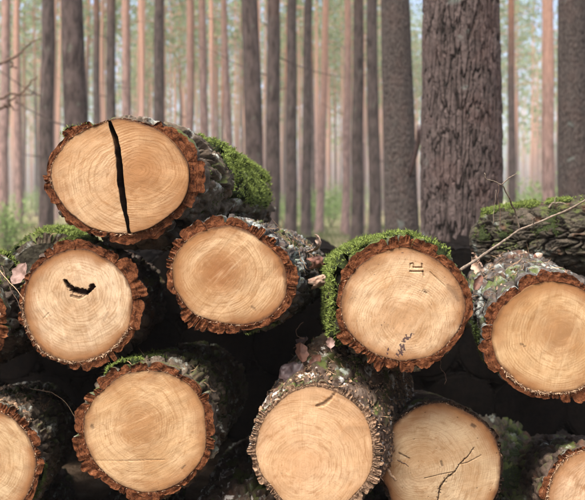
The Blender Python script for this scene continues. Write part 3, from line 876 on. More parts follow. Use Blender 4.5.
# ---- lower row, mostly below the picture, seen in the gaps
low = [(5, 592, 40, 500, 'lowest log at the left, its back dark under the corner log', 'grey'),
       (122, 602, 150, 505, 'log low in the pile under the log with the mottled heart', 'plum'),
       (236, 570, 262, 474, 'dark bark log whose flecked back shows under the gap left of the speckled log', 'white'),
       (400, 594, 385, 498, 'log low in the pile, hidden under the cracked log', 'plum'),
       (520, 590, 492, 457, 'green mossy log deep in the dark gap left of the bottom right log', 'dim')]
for i, (x, y, bx, by, lb, bk) in enumerate(low):
    lg = Log(x, y, 1.9, 57, 54, 0, bx, by, 3.0, 1.0, 10, 20 + i, lb, nplates=20, pl=.08)
    lg.wood(wJ, nt=120, nr=24); lg.core(RK[bk], nth=200, nt=110); lg.plates([BK[bk], M['cut_bark']], obj_rows=1, vis=lambda d: 0 < d < 180)
    if bk == 'dim': lg.moss(30, 150, .05, 1.0, 1200, .007, 1.0, 'moss_dark', -.2, .004, 1)

# ---- second stack added close behind to fill the gaps with darkness
M['gap_shade'] = simple_material('gap_shade_black', (.002, .002, .002), (.008, .006, .005), 40, .8, .004, .95, .03)  # near-black ends and bark: shade of the gaps put into the colour
SKIP = {(0, 0), (0, 1), (0, 6), (0, 9), (1, 8), (1, 9), (2, 3), (2, 5)}
proto = None
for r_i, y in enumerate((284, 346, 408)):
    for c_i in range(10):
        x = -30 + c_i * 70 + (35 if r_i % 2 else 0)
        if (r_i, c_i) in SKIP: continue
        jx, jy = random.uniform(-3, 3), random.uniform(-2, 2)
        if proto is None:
            proto = Log(x, y, 3.08, 36, 34, 0, 292.5 + (x - 292.5) * .77, 200 + (y - 200) * .77, 4.1, 1.0, 4, 40, '', 'added logs of the second stack', nplates=18, pl=.1)
            proto.wood(M['gap_shade'], nt=80, nr=16); proto.core(M['gap_shade'], nth=90, nt=30); proto.plates([M['gap_shade'], M['gap_shade']], rows=1)
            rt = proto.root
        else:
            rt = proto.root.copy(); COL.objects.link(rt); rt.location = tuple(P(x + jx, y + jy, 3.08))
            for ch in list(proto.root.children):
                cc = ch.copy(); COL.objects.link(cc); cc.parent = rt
        rt['label'] = 'added second stack log, coloured black as shade, deep in the gaps behind the front logs'

# ---------------------------------------------------------------- small things on the pile
def branch_thing(name, label, cat, paths, mat, seg=7, wob=.0015, seed=0):
    """paths: list of (points, r0, r1); first is the object's own stem, the others its side shoots (parts)"""
    root = None
    for i, (pts, r0, r1) in enumerate(paths):
        p = smooth_path(pts, max(8, len(pts) * 7), wob, seed + i * 3)
        if root is None:
            org = p[0].copy()
            root = thing(name, label, cat, org)
        mb = MB()
        rad = np.linspace(r0, r1, len(p)) * (1 + .18 * vnoise(np.arange(len(p)) * .9, seed, i))
        tube(mb, p - org, rad, seg, wob=.12, seed=seed)
        mb.build('stem' if i == 0 else 'side_shoot', mat, root)
    return root
branch_thing('twig', 'long forked grey twig leaning over the lichen log at the right', 'twig',
             [([P(461, 270, 1.83), P(478, 258, 1.90), P(500, 243, 1.98), P(520, 229, 2.04), P(545, 220, 2.06), P(566, 211, 2.06), P(584, 201, 2.05), P(610, 186, 2.03)], .0036, .0022),
              ([P(519, 229.5, 2.04), P(516, 214, 2.03), P(509, 198, 2.0), P(502, 185, 1.98)], .0026, .0017),
              ([P(502, 185, 1.98), P(494, 181, 1.97), P(486, 179, 1.96), P(485, 173, 1.96)], .0018, .0009),
              ([P(502, 184, 1.98), P(509, 178, 1.98), P(517, 174, 1.98)], .0018, .0008),
              ([P(533, 225, 2.05), P(534, 217, 2.04)], .0022, .0018)], M['twig'], seed=3)
branch_thing('twig', 'thin bent reddish shoot standing before the thick pine trunk', 'twig',
             [([P(500, 226, 2.12), P(500, 212, 2.12), P(498, 200, 2.12), P(499, 184, 2.12)], .0013, .0007)], M['twig_dark'], 5, seed=5)
branch_thing('twig', 'thin grey shoot standing left of the forked twig', 'twig',
             [([P(493, 224, 2.12), P(494, 208, 2.12), P(496, 195, 2.12), P(496, 190, 2.12)], .0011, .0006)], M['twig'], 5, seed=6)
branch_thing('twig', 'short twig lying in the moss of the crosswise log', 'twig',
             [([P(548, 208, 2.50), P(553, 203, 2.50), P(562, 203, 2.50), P(568, 205, 2.49)], .003, .002), ([P(554, 204, 2.5), P(556, 196, 2.5)], .0016, .001)], M['twig'], 5, seed=7)
branch_thing('stem', 'pale dry grass stem crossing the small mossy log at the left edge', 'stem',
             [([P(-3, 268, 1.9), P(8, 280, 1.86), P(17, 290, 1.82), P(25, 301, 1.80)], .0011, .0007)], M['fibre'], 5, seed=8)
branch_thing('stem', 'dark thin stem beside the pale one at the left edge', 'stem',
             [([P(2, 266, 1.9), P(9, 286, 1.86), P(20, 306, 1.83), P(22, 315, 1.83)], .0009, .0006)], M['twig_dark'], 5, seed=9)
branch_thing('root_thread', 'thin brown hooked fibre hanging in the gap above the dead leaves', 'fibre',
             [([P(303, 322, 1.95), P(296, 330, 1.93), P(297, 336, 1.92), P(304, 339, 1.9)], .0009, .0006)], M['twig_dark'], 5, seed=10)
branch_thing('root_thread', 'hair thin fibre hanging below the stamped log', 'fibre',
             [([P(441, 360, 1.86), P(441, 369, 1.86), P(446, 376, 1.86), P(445, 384, 1.86)], .0007, .0005)], M['twig_dark'], 5, seed=11)
branch_thing('stem', 'long bent dry stem arching over the bottom left log', 'stem',
             [([P(30, 388, 2.1), P(52, 392, 2.05), P(68, 404, 2.0), P(79, 424, 1.95)], .0008, .0005)], M['fibre'], 5, seed=12)
branch_thing('wood_chip', 'short pale stick lying on the cracked log beside the speckled one', 'stick',
             [([P(387, 468, 1.905), P(391, 475, 1.90), P(396, 481, 1.895)], .0032, .003)], M['fibre'], 6, seed=13)
branch_thing('twig', 'short dark twig lying above the pale stick on the cracked log', 'twig',
             [([P(397, 460, 1.915), P(403, 463, 1.912), P(409, 466, 1.91)], .0018, .001)], M['twig_dark'], 5, seed=14)
for k, (a, b) in enumerate([((277, 234), (283, 220)), ((283, 238), (273, 219))]):
    branch_thing('pine_needle', 'pine needle sticking up from the bark behind the heart ring log', 'needle',
                 [([P(*a, 2.1), P((a[0] + b[0]) / 2 + 1, (a[1] + b[1]) / 2, 2.09), P(*b, 2.08)], .0008, .0004)], M['needles'], 4, seed=20 + k)['group'] = 'pine needles behind the heart ring log'

def leaf_thing(label, c, w, h, mat, rz=0, rx=0, ry=0, curl=.3, seed=0, name='dead_leaf', lobes=0, pointed=1.0, cat='leaf'):
    """a curled leaf with thickness; c world centre"""
    mb = MB(); nu, nv = 13, 17
    v = np.linspace(-1, 1, nv)[:, None]; u = np.linspace(-1, 1, nu)[None, :]
    wd = np.clip(1 - np.abs(v) ** (1.6 * pointed + .4), 0, 1) ** .7 * (1 + .14 * np.sin(v * 9 + seed)) * (1 + lobes * .25 * np.sin(v * 14))
    X = u * wd * w / 2; Yy = v * h / 2 + 0 * u
    Zz = curl * w * (.55 * u ** 2 * wd + .35 * v ** 2) + .05 * w * fbm(u * 2, v * 2, seed, 3, 3)
    Zz = Zz - .04 * w * np.exp(-(u * 6) ** 2)
    top = np.stack([X + 0 * Yy, Yy, Zz], -1); bot = top - np.array([0, 0, .0007])
    mb.grid(top, 0); mb.grid(bot, 0, flip=True)
    stem = smooth_path([(0, -h / 2, curl * w * .35), (0, -h * .62, curl * w * .5), (.1 * w, -h * .8, curl * w * .7)], 6)
    o = mb.build(name, mat, None, tuple(c)); tag(o, label, cat)
    o.rotation_euler = tuple(map(math.radians, (rx, ry, rz)))
    sb = MB(); tube(sb, stem, .0009, 5); sb.build('leaf_stalk', M['twig_dark'], o)
    return o
leaf_thing('large pinkish brown dead leaf hanging between the left mossy logs', P(20, 274, 1.97), .050, .060, M['leaf'], rz=-35, rx=62, ry=12, curl=.18, seed=1)
leaf_thing('dark plum dead leaf, topmost of those on the speckled log', P(303, 343, 2.02), .058, .036, M['leaf_dark'], rz=-70, rx=38, ry=-8, curl=.22, seed=2)
leaf_thing('red brown dead leaf below the dark plum one', P(301, 353, 1.95), .034, .060, M['leaf_red'], rz=20, rx=45, ry=15, curl=.3, seed=3)
leaf_thing('wide dark leathery leaf lying left on the speckled log', P(291, 374, 1.90), .075, .060, M['leaf_dark'], rz=55, rx=30, ry=-24, curl=.12, seed=4)
leaf_thing('crumpled reddish leaf beside the white patch on the speckled log', P(316, 362, 1.94), .026, .040, M['leaf_red'], rz=-40, rx=50, ry=20, curl=.5, seed=5)
leaf_thing('small brown leaf under the moss of the stamped log', P(330, 343, 1.80), .020, .026, M['leaf'], rz=10, rx=70, curl=.4, seed=6)
leaf_thing('small curled reddish leaf on the lichen log near the twig', P(478, 283, 2.0), .020, .044, M['leaf_red'], rz=-15, rx=62, ry=25, curl=.5, seed=7)

# pale curled bark flake (a ragged rolled strip with a hole)
def curl_flake(label, c, w, h, mat, rz, rx, ry, turn=3.0, seed=0):
    mb = MB(); nu, nv = 26, 14
    u = np.linspace(0, 1, nu)[None, :]; v = np.linspace(-1, 1, nv)[:, None]
    a = u * turn; r = w / turn * (1.15 - .35 * u)
    rag = 1 + .25 * fbm(u * 5, v * .5, seed, 1, 3)
    for k, fl in ((0, False), (.0016, True)):
        mb.grid(np.stack([(r + k) * np.cos(a) + 0 * v, v * h / 2 * rag, (r + k) * np.sin(a) + .004 * fbm(u * 6, v * 3, seed, 2, 2)], -1), 0, flip=fl)
    o = mb.build('bark_flake', mat, None, tuple(c)); tag(o, label, 'bark flake')
    o.rotation_euler = tuple(map(math.radians, (rx, ry, rz)))
curl_flake('pale curled bark strip on top behind the heart ring log', P(309, 240, 2.12), .066, .055, M['curl'], 25, 35, 100, 2.4, 1)
curl_flake('rolled brown bark piece below the pale curled strip', P(313, 262, 2.10), .050, .050, M['leaf_red'], 10, 60, 80, 3.6, 2)
curl_flake('small pale bark curl hanging lowest behind the heart ring log', P(316, 281, 2.08), .036, .045, M['curl'], -20, 50, 70, 2.6, 3)
curl_flake('dark bark curl between heart ring log and stamped log', P(300, 284, 2.10), .050, .075, M['leaf_dark'], 30, 50, 60, 3.0, 4)
curl_flake('bark flake leaning on the root of the forked twig', P(470, 262, 1.95), .040, .045, M['curl'], 60, 50, 40, 1.8, 5)

# nut on the right
mb = MB(); aa = np.linspace(0, math.pi, 14)[:, None]; bb = np.linspace(0, 2 * math.pi, 18, endpoint=False)[None, :]
r = .0105 * (1 + .10 * np.cos(bb * 2)); mb.grid(np.stack([r * np.sin(aa) * np.cos(bb), r * np.sin(aa) * np.sin(bb), .0125 * np.cos(aa) * (1 + .25 * (aa < .5) * (1 - aa * 2)) + 0 * bb], -1), 0, wrap=True)
nut = mb.build('nut', M['shell'], None, tuple(P(538, 256.5, 2.3))); tag(nut, 'small pale brown nut lying between the crosswise log and the lichen log', 'nut')
nut.rotation_euler = (.5, .9, .3)
mb = MB(); a2 = np.linspace(math.pi * .55, math.pi, 6)[:, None]
mb.grid(np.stack([.0118 * np.sin(a2) * np.cos(bb), .0118 * np.sin(a2) * np.sin(bb), .0135 * np.cos(a2) + 0 * bb], -1), 0, wrap=True)
mb.build('husk', M['leaf_red'], nut)

# needles, crumbs and dust on the logs (nobody could count them)
def litter(lg, d0, d1, t0, t1, n, ln, mat, name, width=.05):
    th = np.radians(RNG.uniform(d0, d1, n)); t = RNG.uniform(t0, t1, n)
    p = lg.pos(th, t, lg.tk(th) * .95)
    nrm = np.stack([-np.sin(th), RNG.uniform(-1, 1, n), np.cos(th)], 1) * RNG.choice([-1, 1], n)[:, None] * .9
    return p, nrm
for lg, spec in ((G, (20, 140, .01, .5, 500, .02)), (E, (70, 160, .02, .9, 260, .02)), (J, (50, 120, .01, .8, 300, .02)), (Fl, (30, 130, .02, .6, 260, .02)), (C, (0, 80, .05, .8, 260, .02)), (N, (20, 150, .0, .6, 120, .02)), (A, (20, 80, .1, 1.1, 160, .018))):
    p, nr_ = litter(lg, *spec[:5], spec[5], None, '')
    blades(p, nr_, spec[5], 'needle_litter', M['needles'], lg.root, up=.1, width=.04, spread=.35)
p, nr_ = litter(G, -30, 160, .0, .55, 1500, .008, None, '')
blades(p, nr_, .008, 'bark_crumbs', M['crumb'], G.root, up=.1, width=.5, spread=.6)
p, nr_ = litter(J, 40, 120, .0, .7, 500, .012, None, '')
blades(p, nr_, .012, 'bark_crumbs', M['crumb'], J.root, up=.1, width=.4, spread=.6)
p, nr_ = litter(E, 60, 170, .0, .8, 40, .010, None, '')
blades(p, nr_, .010, 'bark_flakes', M['curl'], E.root, up=.1, width=.4, spread=.6)

# ---------------------------------------------------------------- ground
m = NT('forest_floor', .95, .1)
co = m.coord()
a = m.noise(co, .55, 5, .6); b = m.noise(co, 9, 5, .7); c = m.noise(co, 60, 4, .7)
col = m.ramp(b, [(.3, (.045, .028, .018)), (.5, (.115, .075, .045)), (.7, (.21, .15, .10))])
gr = m.mix(c, (.12, .12, .05), (.31, .28, .15))
col = m.mix(m.math("MULTIPLY", m.step(a, .34, .54), m.step(m.sep(co)[1], 5.0, 11.0)), col, gr)

col = m.mix(m.math('MULTIPLY', m.step(c, .55, .75), .4), col, (.26, .19, .125))
g_mat = m.out(col, m.bump(c, .9, .02, m.bump(b, .8, .08)))
def ground_z(x, y):
    k = np.clip((np.asarray(y, float) - 6) / 20, 0, 1)
    return (.18 * vnoise(np.asarray(x) / 7, np.asarray(y) / 7, 1) + .05 * vnoise(np.asarray(x) / 1.7, np.asarray(y) / 1.7, 2)) * k
mb = MB()
ys = np.r_[[-600, -200, -80], np.linspace(-60, 60, 150), np.linspace(62, 300, 40), [420, 700, 1200]]
xs = np.sinh(np.linspace(-1, 1, 150) * 3.6) / np.sinh(3.6) * 900
X, Y = np.meshgrid(xs, ys)
mb.grid(np.stack([X, Y, ground_z(X, Y)], -1), 0)
tag(mb.build('ground', g_mat), kind='structure')

# ---------------------------------------------------------------- trees
def trunk_bark(name, low, lowd, hi, seed, hstart=5.0, hend=10.0):
    m = NT(name, .92, .1)
    co = m.mapping(m.coord(), loc=(seed, 0, seed))
    st = m.mapping(co, scale=(1, 1, .28))
    a = m.noise(st, 16, 6, .7, .3); b = m.noise(st, 70, 4, .7)
    z = m.sep(m.coord())[2]
    rnd = m.n('ObjectInfo').outputs['Random']
    lowc = m.ramp(a, [(.34, lowd), (.52, low), (.75, tuple(min(1, c * 1.7) for c in low))])
    hic = m.mix(m.step(b, .4, .65), hi, tuple(c * .6 for c in hi))
    zz = m.math('ADD', m.math('ADD', z, m.math('MULTIPLY', m.math('SUBTRACT', m.noise(co, 1.3, 3), .5), 3.5)), m.math('MULTIPLY', rnd, -3.0))
    col = m.mix(m.step(zz, hstart - 1.5, hend - 1.5), lowc, hic)
    col = m.mix(m.math('MULTIPLY', m.step(m.noise(co, 9, 4), .6, .72), .35), col, (.16, .20, .14))
    return m.out(col, m.bump(a, 1.0, .03, m.bump(b, .6, .01)))
TB = trunk_bark('pine_trunk_bark', (.085, .064, .058), (.020, .015, .013), (.36, .165, .095), 3)
TBO = trunk_bark('pine_trunk_orange', (.26, .175, .155), (.10, .068, .06), (.52, .30, .215), 4, 2.5, 8.0)
NEED = simple_material('pine_needles', (.10, .14, .055), (.24, .31, .14), 1.2, 0, rough=.7, island=.2, trans=.5)
SHRUB = simple_material('shrub_leaf', (.08, .14, .035), (.20, .29, .09), 2.0, 0, rough=.7, island=.3, trans=.3)

def trunk_mesh(h, r, seed, seg=18, rings=44, lean=0.0, mat=TB, rough=.05):
    z = np.linspace(0, 1, rings) ** 1.15 * h
    a = np.linspace(0, 2 * np.pi, seg, endpoint=False)[None, :]
    zz = z[:, None]
    rad = r * (1 - .62 * zz / h) * (1 + .30 * np.exp(-zz / .28)) * (1 + rough * fbm(np.cos(a) * 2.2, np.sin(a) * 2.2, zz * 1.1 / max(r * 4, .3), seed, 3))
    cx = .055 * vnoise(zz / 5, seed, 1.1) + .02 * vnoise(zz / 1.2, seed, 5.1); cy = .055 * vnoise(zz / 5, seed, 7.7)
    cx = cx - cx[0]; cy = cy - cy[0]
    p = np.stack([cx + rad * np.cos(a) + lean * zz, cy + rad * np.sin(a), zz + 0 * a - .05], -1)
    mb = MB(); mb.grid(p, 0, wrap=True)
    rg = random.Random(seed)
    return mb, mb.mesh('trunk', mat), (cx, cy, z)

def crown_mesh(h0, h1, r, seed, n=650, mat=NEED):
    """limbs with sprays of needle leaves"""
    rg = np.random.default_rng(seed); mb = MB()
    nl = 22; cl = []
    for k in range(nl):
        f = (k + .5) / nl; z = h0 + (h1 - h0) * f
        ang = k * 2.4 + rg.uniform(-.4, .4); rr = r * (1 - f ** 1.8) * rg.uniform(.5, 1.1) + .35
        a = np.array([0, 0, z]); b = a + np.array([math.cos(ang) * rr, math.sin(ang) * rr, rr * rg.uniform(.0, .45)])
        tube(mb, smooth_path([a, (a + b) / 2 + [0, 0, -.1], b], 5), np.linspace(.045, .012, 5), 4, 0, cap=False)
        for q in range(5): cl.append(a + (b - a) * rg.uniform(.35, 1.05) + rg.normal(0, .18, 3))
    cl = np.array(cl)
    c = cl[rg.integers(0, len(cl), n)] + rg.normal(0, 1, (n, 3)) * [.34, .34, .20]
    d = rg.normal(0, 1, (n, 3)); d /= np.linalg.norm(d, axis=1)[:, None]
    w = np.cross(d, rg.normal(0, 1, (n, 3))); w /= np.linalg.norm(w, axis=1)[:, None]
    s = rg.uniform(.10, .22, n)[:, None]
    V = np.stack([c - d * s, c + w * s * .38, c + d * s, c - w * s * .38], 1).reshape(-1, 3)
    mb.add(V, (np.arange(n)[:, None] * 4 + np.arange(4)[None, :]).tolist(), 1)
    return mb.mesh('crown', [TBO, mat], smooth=False)

def stub_mesh(ln, r, seed):
    mb = MB(); tube(mb, smooth_path([(0, 0, 0), (ln * .5, .02, ln * .1), (ln, .05, ln * .3)], 7, .01, seed), np.linspace(r, r * .35, 7), 5)
    return mb.mesh('branch_stub', TB)

protos = []
for k in range(7):
    h = [17, 19, 16, 18, 20, 17.5, 18.5][k]
    _, tm, _c = trunk_mesh(h, .13, 40 + k, mat=TBO if k >= 4 else TB)
    protos.append((tm, crown_mesh(h * .58, h + .6, 1.9, 60 + k), h))
stubs = [stub_mesh(.5 + .3 * k, .012, k) for k in range(4)]

def place_tree(x, y, dia, kind, label, group=None, lean=0.0, nstub=0, rot=None, leany=0.0):
    tm, cm, h = protos[kind]
    root = thing('pine_tree', label, 'tree', (x, y, float(ground_z(x, y))), group)
    s = dia / .26
    root.rotation_euler = (leany, lean, random.uniform(0, 6.28) if rot is None else rot)
    t = bpy.data.objects.new('trunk', tm); COL.objects.link(t); t.parent = root; t.scale = (s, s, 1)
    c = bpy.data.objects.new('crown', cm); COL.objects.link(c); c.parent = root; c.scale = (1, 1, 1)
    for q in range(nstub):
        o = bpy.data.objects.new('branch_stub', random.choice(stubs)); COL.objects.link(o); o.parent = root
        o.location = (0, 0, random.uniform(1.5, 6)); o.rotation_euler = (0, random.uniform(-.4, .5), random.uniform(0, 6.28))
    return root

def px_tree(x, w, dia, kind, label, top=None, **kw):
    kw.setdefault('nstub', int(x * 7 + w) % 4)
    """x: trunk's column at the horizon row, w: width in pixels -> distance from its real diameter"""
    Y = dia * F / w
    X = (x - 292.5) * Y / F
    if top is not None:
        ztop = CZ + 200 * Y / F
        kw['lean'] = math.atan2((top - x) * Y / F, ztop - CZ)
        X -= math.tan(kw['lean']) * CZ
        kw['rot'] = 0
    return place_tree(X, Y, dia, kind, label, **kw)

# the thick pine, bark plates as real relief
def big_trunk(name, label, x, w, Y, h, seed, topx, nth, nz, plate_w, plate_h, depth, mat, zmax=3.2, side_twig=None):
    r = w / 2 * Y / F
    X = (x - 292.5) * Y / F
    lean = ((topx - x) * Y / F) / (200 * Y / F)
    X0 = X - lean * CZ
    root = thing(name, label, 'tree', (X0, Y, 0))
    th = np.linspace(0, 2 * np.pi, nth, endpoint=False)[None, :]
    z = np.r_[np.linspace(-.05, zmax, nz)][:, None]
    rad = r * (1 - .080 * (z - CZ)) * (1 + .22 * np.exp(-(z + .05) / .2)) * (1 + .025 * fbm(np.cos(th) * 1.5, np.sin(th) * 1.5, z * 1.3, seed, 3))
    u = th * r / plate_w; nper = round(2 * math.pi * r / plate_w)
    # cells wrap round the trunk by sampling on a helix-free strip and blending the seam at the back
    uu = th / (2 * np.pi) * nper + .34 * fbm(np.cos(th) * 5, np.sin(th) * 5, z * 4.0, seed + 3, 4) * .5
    jg = .13 * fbm(np.cos(th) * 22, np.sin(th) * 22, z * 22, seed + 6, 3)
    uu = uu + jg
    vv = z / plate_h + 1.2 * jg + .55 * fbm(np.cos(th) * 5, np.sin(th) * 5, z * 3, seed + 9, 3)
    d, val = cell(uu, vv, seed)
    crack = np.clip(d / .20 * (1 + .5 * vnoise(np.cos(th) * 9, np.sin(th) * 9, z * 9, seed)), 0, 1) ** .8
    d2_, val2 = cell(uu * 1.9 + 7, vv * 3.6 + .3 * fbm(np.cos(th) * 12, np.sin(th) * 12, z * 12, 4, 2), seed + 1)
    c2_ = np.clip(d2_ / .14, 0, 1)
    flake = fbm(np.cos(th) * r * 110, np.sin(th) * r * 110, z * 30, seed + 5, 4)
    lay = np.floor((flake * .5 + .5) * 4) / 4
    h_ = depth * (crack * (.42 + .25 * val) + crack * c2_ * (.10 + .42 * val2) + crack * .15 * lay + .08 * flake)
    R_ = rad + h_ - depth * .6
    p = np.stack([R_ * np.cos(th) + lean * z, R_ * np.sin(th), z + 0 * th], -1)
    mb = MB(); mb.grid(p, 0, wrap=True)
    o = mb.build('trunk', mat, root)
    at = o.data.attributes.new('relief', 'FLOAT', 'POINT'); at.data.foreach_set('value', np.clip(h_ / depth, 0, 1).astype(np.float32).ravel())
    # upper trunk, above the picture
    z2 = np.linspace(zmax - .02, h, 40)[:, None]; a2 = np.linspace(0, 2 * np.pi, 24, endpoint=False)[None, :]
    rr = r * (1 - .080 * (zmax - CZ)) * (1 - .75 * (z2 - zmax) / (h - zmax))
    mb = MB(); mb.grid(np.stack([rr * np.cos(a2) + lean * z2, rr * np.sin(a2), z2 + 0 * a2], -1), 0, wrap=True)
    mb.build('upper_trunk', TB, root)
    c = bpy.data.objects.new('crown', protos[0][1]); COL.objects.link(c); c.parent = root; c.location = (lean * 14, 0, h - protos[0][2])
    return root, r

def big_bark(name, hi, mid, lo, seed):
    m = NT(name, .9, .15)
    co = m.mapping(m.coord(), loc=(seed, 0, 0)); st = m.mapping(co, scale=(1, 1, .35))
    a = m.noise(st, 30, 6, .7, .4); b = m.noise(st, 150, 4, .7)
    rel = m.attr('relief')
    f = m.math('ADD', m.math('MULTIPLY', rel, .55), m.math('MULTIPLY', a, .55))
    col = m.ramp(f, [(.30, lo), (.50, mid), (.82, hi)])
    col = m.mix(m.math('MULTIPLY', m.step(b, .52, .7), .5), col, lo)
    col = m.mix(m.math('MULTIPLY', m.step(m.noise(co, 7, 4, .6), .62, .72), .30), col, (.20, .27, .24))
    pk = m.step(m.noise(co, 5, 3), .5, .65)
    col = m.mix(m.math('MULTIPLY', pk, .22), col, tuple(c * q for c, q in zip(hi, (1.15, .85, .8))))
    return m.out(col, m.bump(b, .7, .004, m.bump(a, .8, .012)))
BB1 = big_bark('thick_pine_bark', (.105, .080, .073), (.037, .028, .025), (.005, .004, .003), 1)
BB2 = big_bark('dark_pine_bark', (.088, .073, .065), (.042, .034, .030), (.008, .007, .006), 2)
big_trunk('pine_tree', 'thickest pine trunk, with deep reddish flaking bark, right of centre behind the stack', 461.5, 79, 4.3, 17, 3, 461, 520, 860, .031, .19, .014, BB1)
t2, r2 = big_trunk('pine_tree', 'second thickest trunk, grey brown, just left of the thickest pine', 401, 33, 7.6, 17, 5, 395, 220, 420, .026, .06, .009, BB2, 4.2)
big_trunk('pine_tree', 'grey pine trunk at the right edge with a small dark knot', 574, 31, 7.4, 17, 6, 572, 220, 420, .026, .06, .008, BB2, 4.2)
st = MB(); tube(st, smooth_path([(.03, -.12, 1.24), (.055, -.20, 1.38), (.085, -.28, 1.55), (.10, -.33, 1.70)], 9, .008, 3), np.linspace(.016, .028, 9), 7)
st.build('branch_stub', M['leaf_dark'], t2)

px_tree(79, 25, .30, 0, 'dark straight trunk left of the split log, thickest on the left side', top=78, nstub=2)
px_tree(255, 19, .27, 1, 'smooth dark grey trunk leaning slightly, right behind the moss of the split log', top=249)
px_tree(272, 15.5, .26, 2, 'slim dark trunk close right of the leaning grey one', top=276)
px_tree(46, 15, .26, 3, 'grey pink trunk between the left edge and the dark straight trunk', top=47, nstub=3)
px_tree(375, 13, .26, 0, 'dark slim trunk close left of the second thickest trunk', top=376)
px_tree(291, 12, .25, 2, 'slim brownish trunk with a knotty upper bark, fourth pine left of the stamped log', top=294)
px_tree(357, 12.5, .26, 3, 'brown trunk left of the dark slim one above the stamped log', top=357)
px_tree(345, 8.5, .24, 4, 'bright orange thin trunk above the moss of the stamped log', top=345)
px_tree(306, 10, .24, 1, 'thin grey brown trunk above the gap between the upper logs', top=308)
px_tree(112, 11, .25, 0, 'grey trunk rising directly behind the split in the top log', top=115)
px_tree(158, 12, .26, 1, 'dark reddish grey trunk above the right half of the split log', top=159)
px_tree(128, 10, .25, 5, 'pale reddish trunk just right of the crack of the top log', top=129)
px_tree(548, 13, .27, 6, 'orange trunk between the thickest pine and the right edge', top=547)
px_tree(97, 8, .24, 2, 'thin pale grey trunk close right of the dark straight trunk', top=98)
px_tree(206, 9, .24, 5, 'light orange trunk above the bark of the split log', top=205)
px_tree(188, 9, .24, 4, 'pinkish orange trunk right above the edge of the split log', top=187)
px_tree(320, 8, .24, 6, 'pale orange trunk left of the bright orange thin one', top=326)
px_tree(232, 8, .24, 5, 'thin pink trunk close left of the leaning dark grey trunk', top=226)
px_tree(2, 10, .25, 4, 'orange trunk at the extreme left edge', top=2)
px_tree(19, 8, .24, 5, 'thin brown pink trunk near the left edge', top=19)
px_tree(512, 8, .24, 1, 'thin grey trunk close right of the thickest pine', top=511)
rg = random.Random(11)
taken = [(79, 12), (255, 10), (272, 8), (46, 7)]
n = 0; tries = 0
spots = []
HIDDEN = {3, 14, 39, 49, 60, 67, 69, 71, 74, 89, 96, 108, 119, 124, 148, 167, 177, 183, 186, 187, 188, 193, 203, 217, 222, 224, 232, 234}   # wholly behind nearer trunks
while n < 235 and tries < 9000:
    tries += 1
    Y = math.sqrt(rg.uniform(30 ** 2, 98 ** 2))
    x = rg.uniform(-25, 610)
    X = (x - 292.5) * Y / F
    if any((X - a) ** 2 + (Y - b) ** 2 < 1.5 ** 2 for a, b in spots): continue
    if x > 490 and rg.random() < .35: continue
    if Y < 45 and (250 < x < 350 or x < 40) and rg.random() < .6: continue
    spots.append((X, Y)); n += 1
    if n - 1 in HIDDEN:
        rg.uniform(0, 1); rg.choice(range(13)); rg.uniform(0, 1); rg.uniform(0, 1); random.uniform(0, 1)
        continue
    kd = rg.choice([0, 1, 2, 3, 4, 4, 4, 5, 5, 5, 6, 6, 6])
    place_tree(X, Y, rg.uniform(.17, .29), kd, ('grey brown' if kd < 4 else 'orange') + ' pine trunk, one of the slender pines in the hazy stand far behind', 'slender %s pines of the hazy stand' % ('grey brown' if kd < 4 else 'orange'), lean=rg.uniform(-.02, .02), leany=rg.uniform(-.02, .02))

# farther forest: one mass
mb = MB(); fr = np.random.default_rng(5)
for k in range(730):
    Y = fr.uniform(88, 180); X = fr.uniform(-.50, .50) * Y
    if k >= 400:                                    # the wood goes on behind the photographer too, unseen, added to block low sky
        q_, w_a = math.sqrt(fr.uniform(7 ** 2, 60 ** 2)), fr.uniform(math.pi * .93, math.pi * 2.07)
        X, Y = q_ * math.cos(w_a), q_ * math.sin(w_a)
    r = fr.uniform(.10, .17); h = fr.uniform(15, 21)
    a = np.linspace(0, 2 * np.pi, 6, endpoint=False)[None, :]; z = np.linspace(0, h, 4)[:, None]
    mb.grid(np.stack([X + r * (1 - .6 * z / h) * np.cos(a), Y + r * (1 - .6 * z / h) * np.sin(a), z + 0 * a], -1), 0, wrap=True)
    n = 45
    c = np.array([X, Y, 0]) + np.stack([fr.normal(0, 1.1, n), fr.normal(0, 1.1, n), h * fr.uniform(.45, 1.04, n)], 1)
    d = fr.normal(0, 1, (n, 3)); w = np.cross(d, fr.normal(0, 1, (n, 3)))
    d /= np.linalg.norm(d, axis=1)[:, None]; w /= np.linalg.norm(w, axis=1)[:, None]; s_ = fr.uniform(.25, .5, n)[:, None]
    mb.add(np.stack([c - d * s_, c + w * s_ * .5, c + d * s_, c - w * s_ * .5], 1).reshape(-1, 3), (np.arange(n)[:, None] * 4 + np.arange(4)[None, :]).tolist(), 1)
tag(mb.build('forest', [TBO, NEED], smooth=False), kind='stuff')

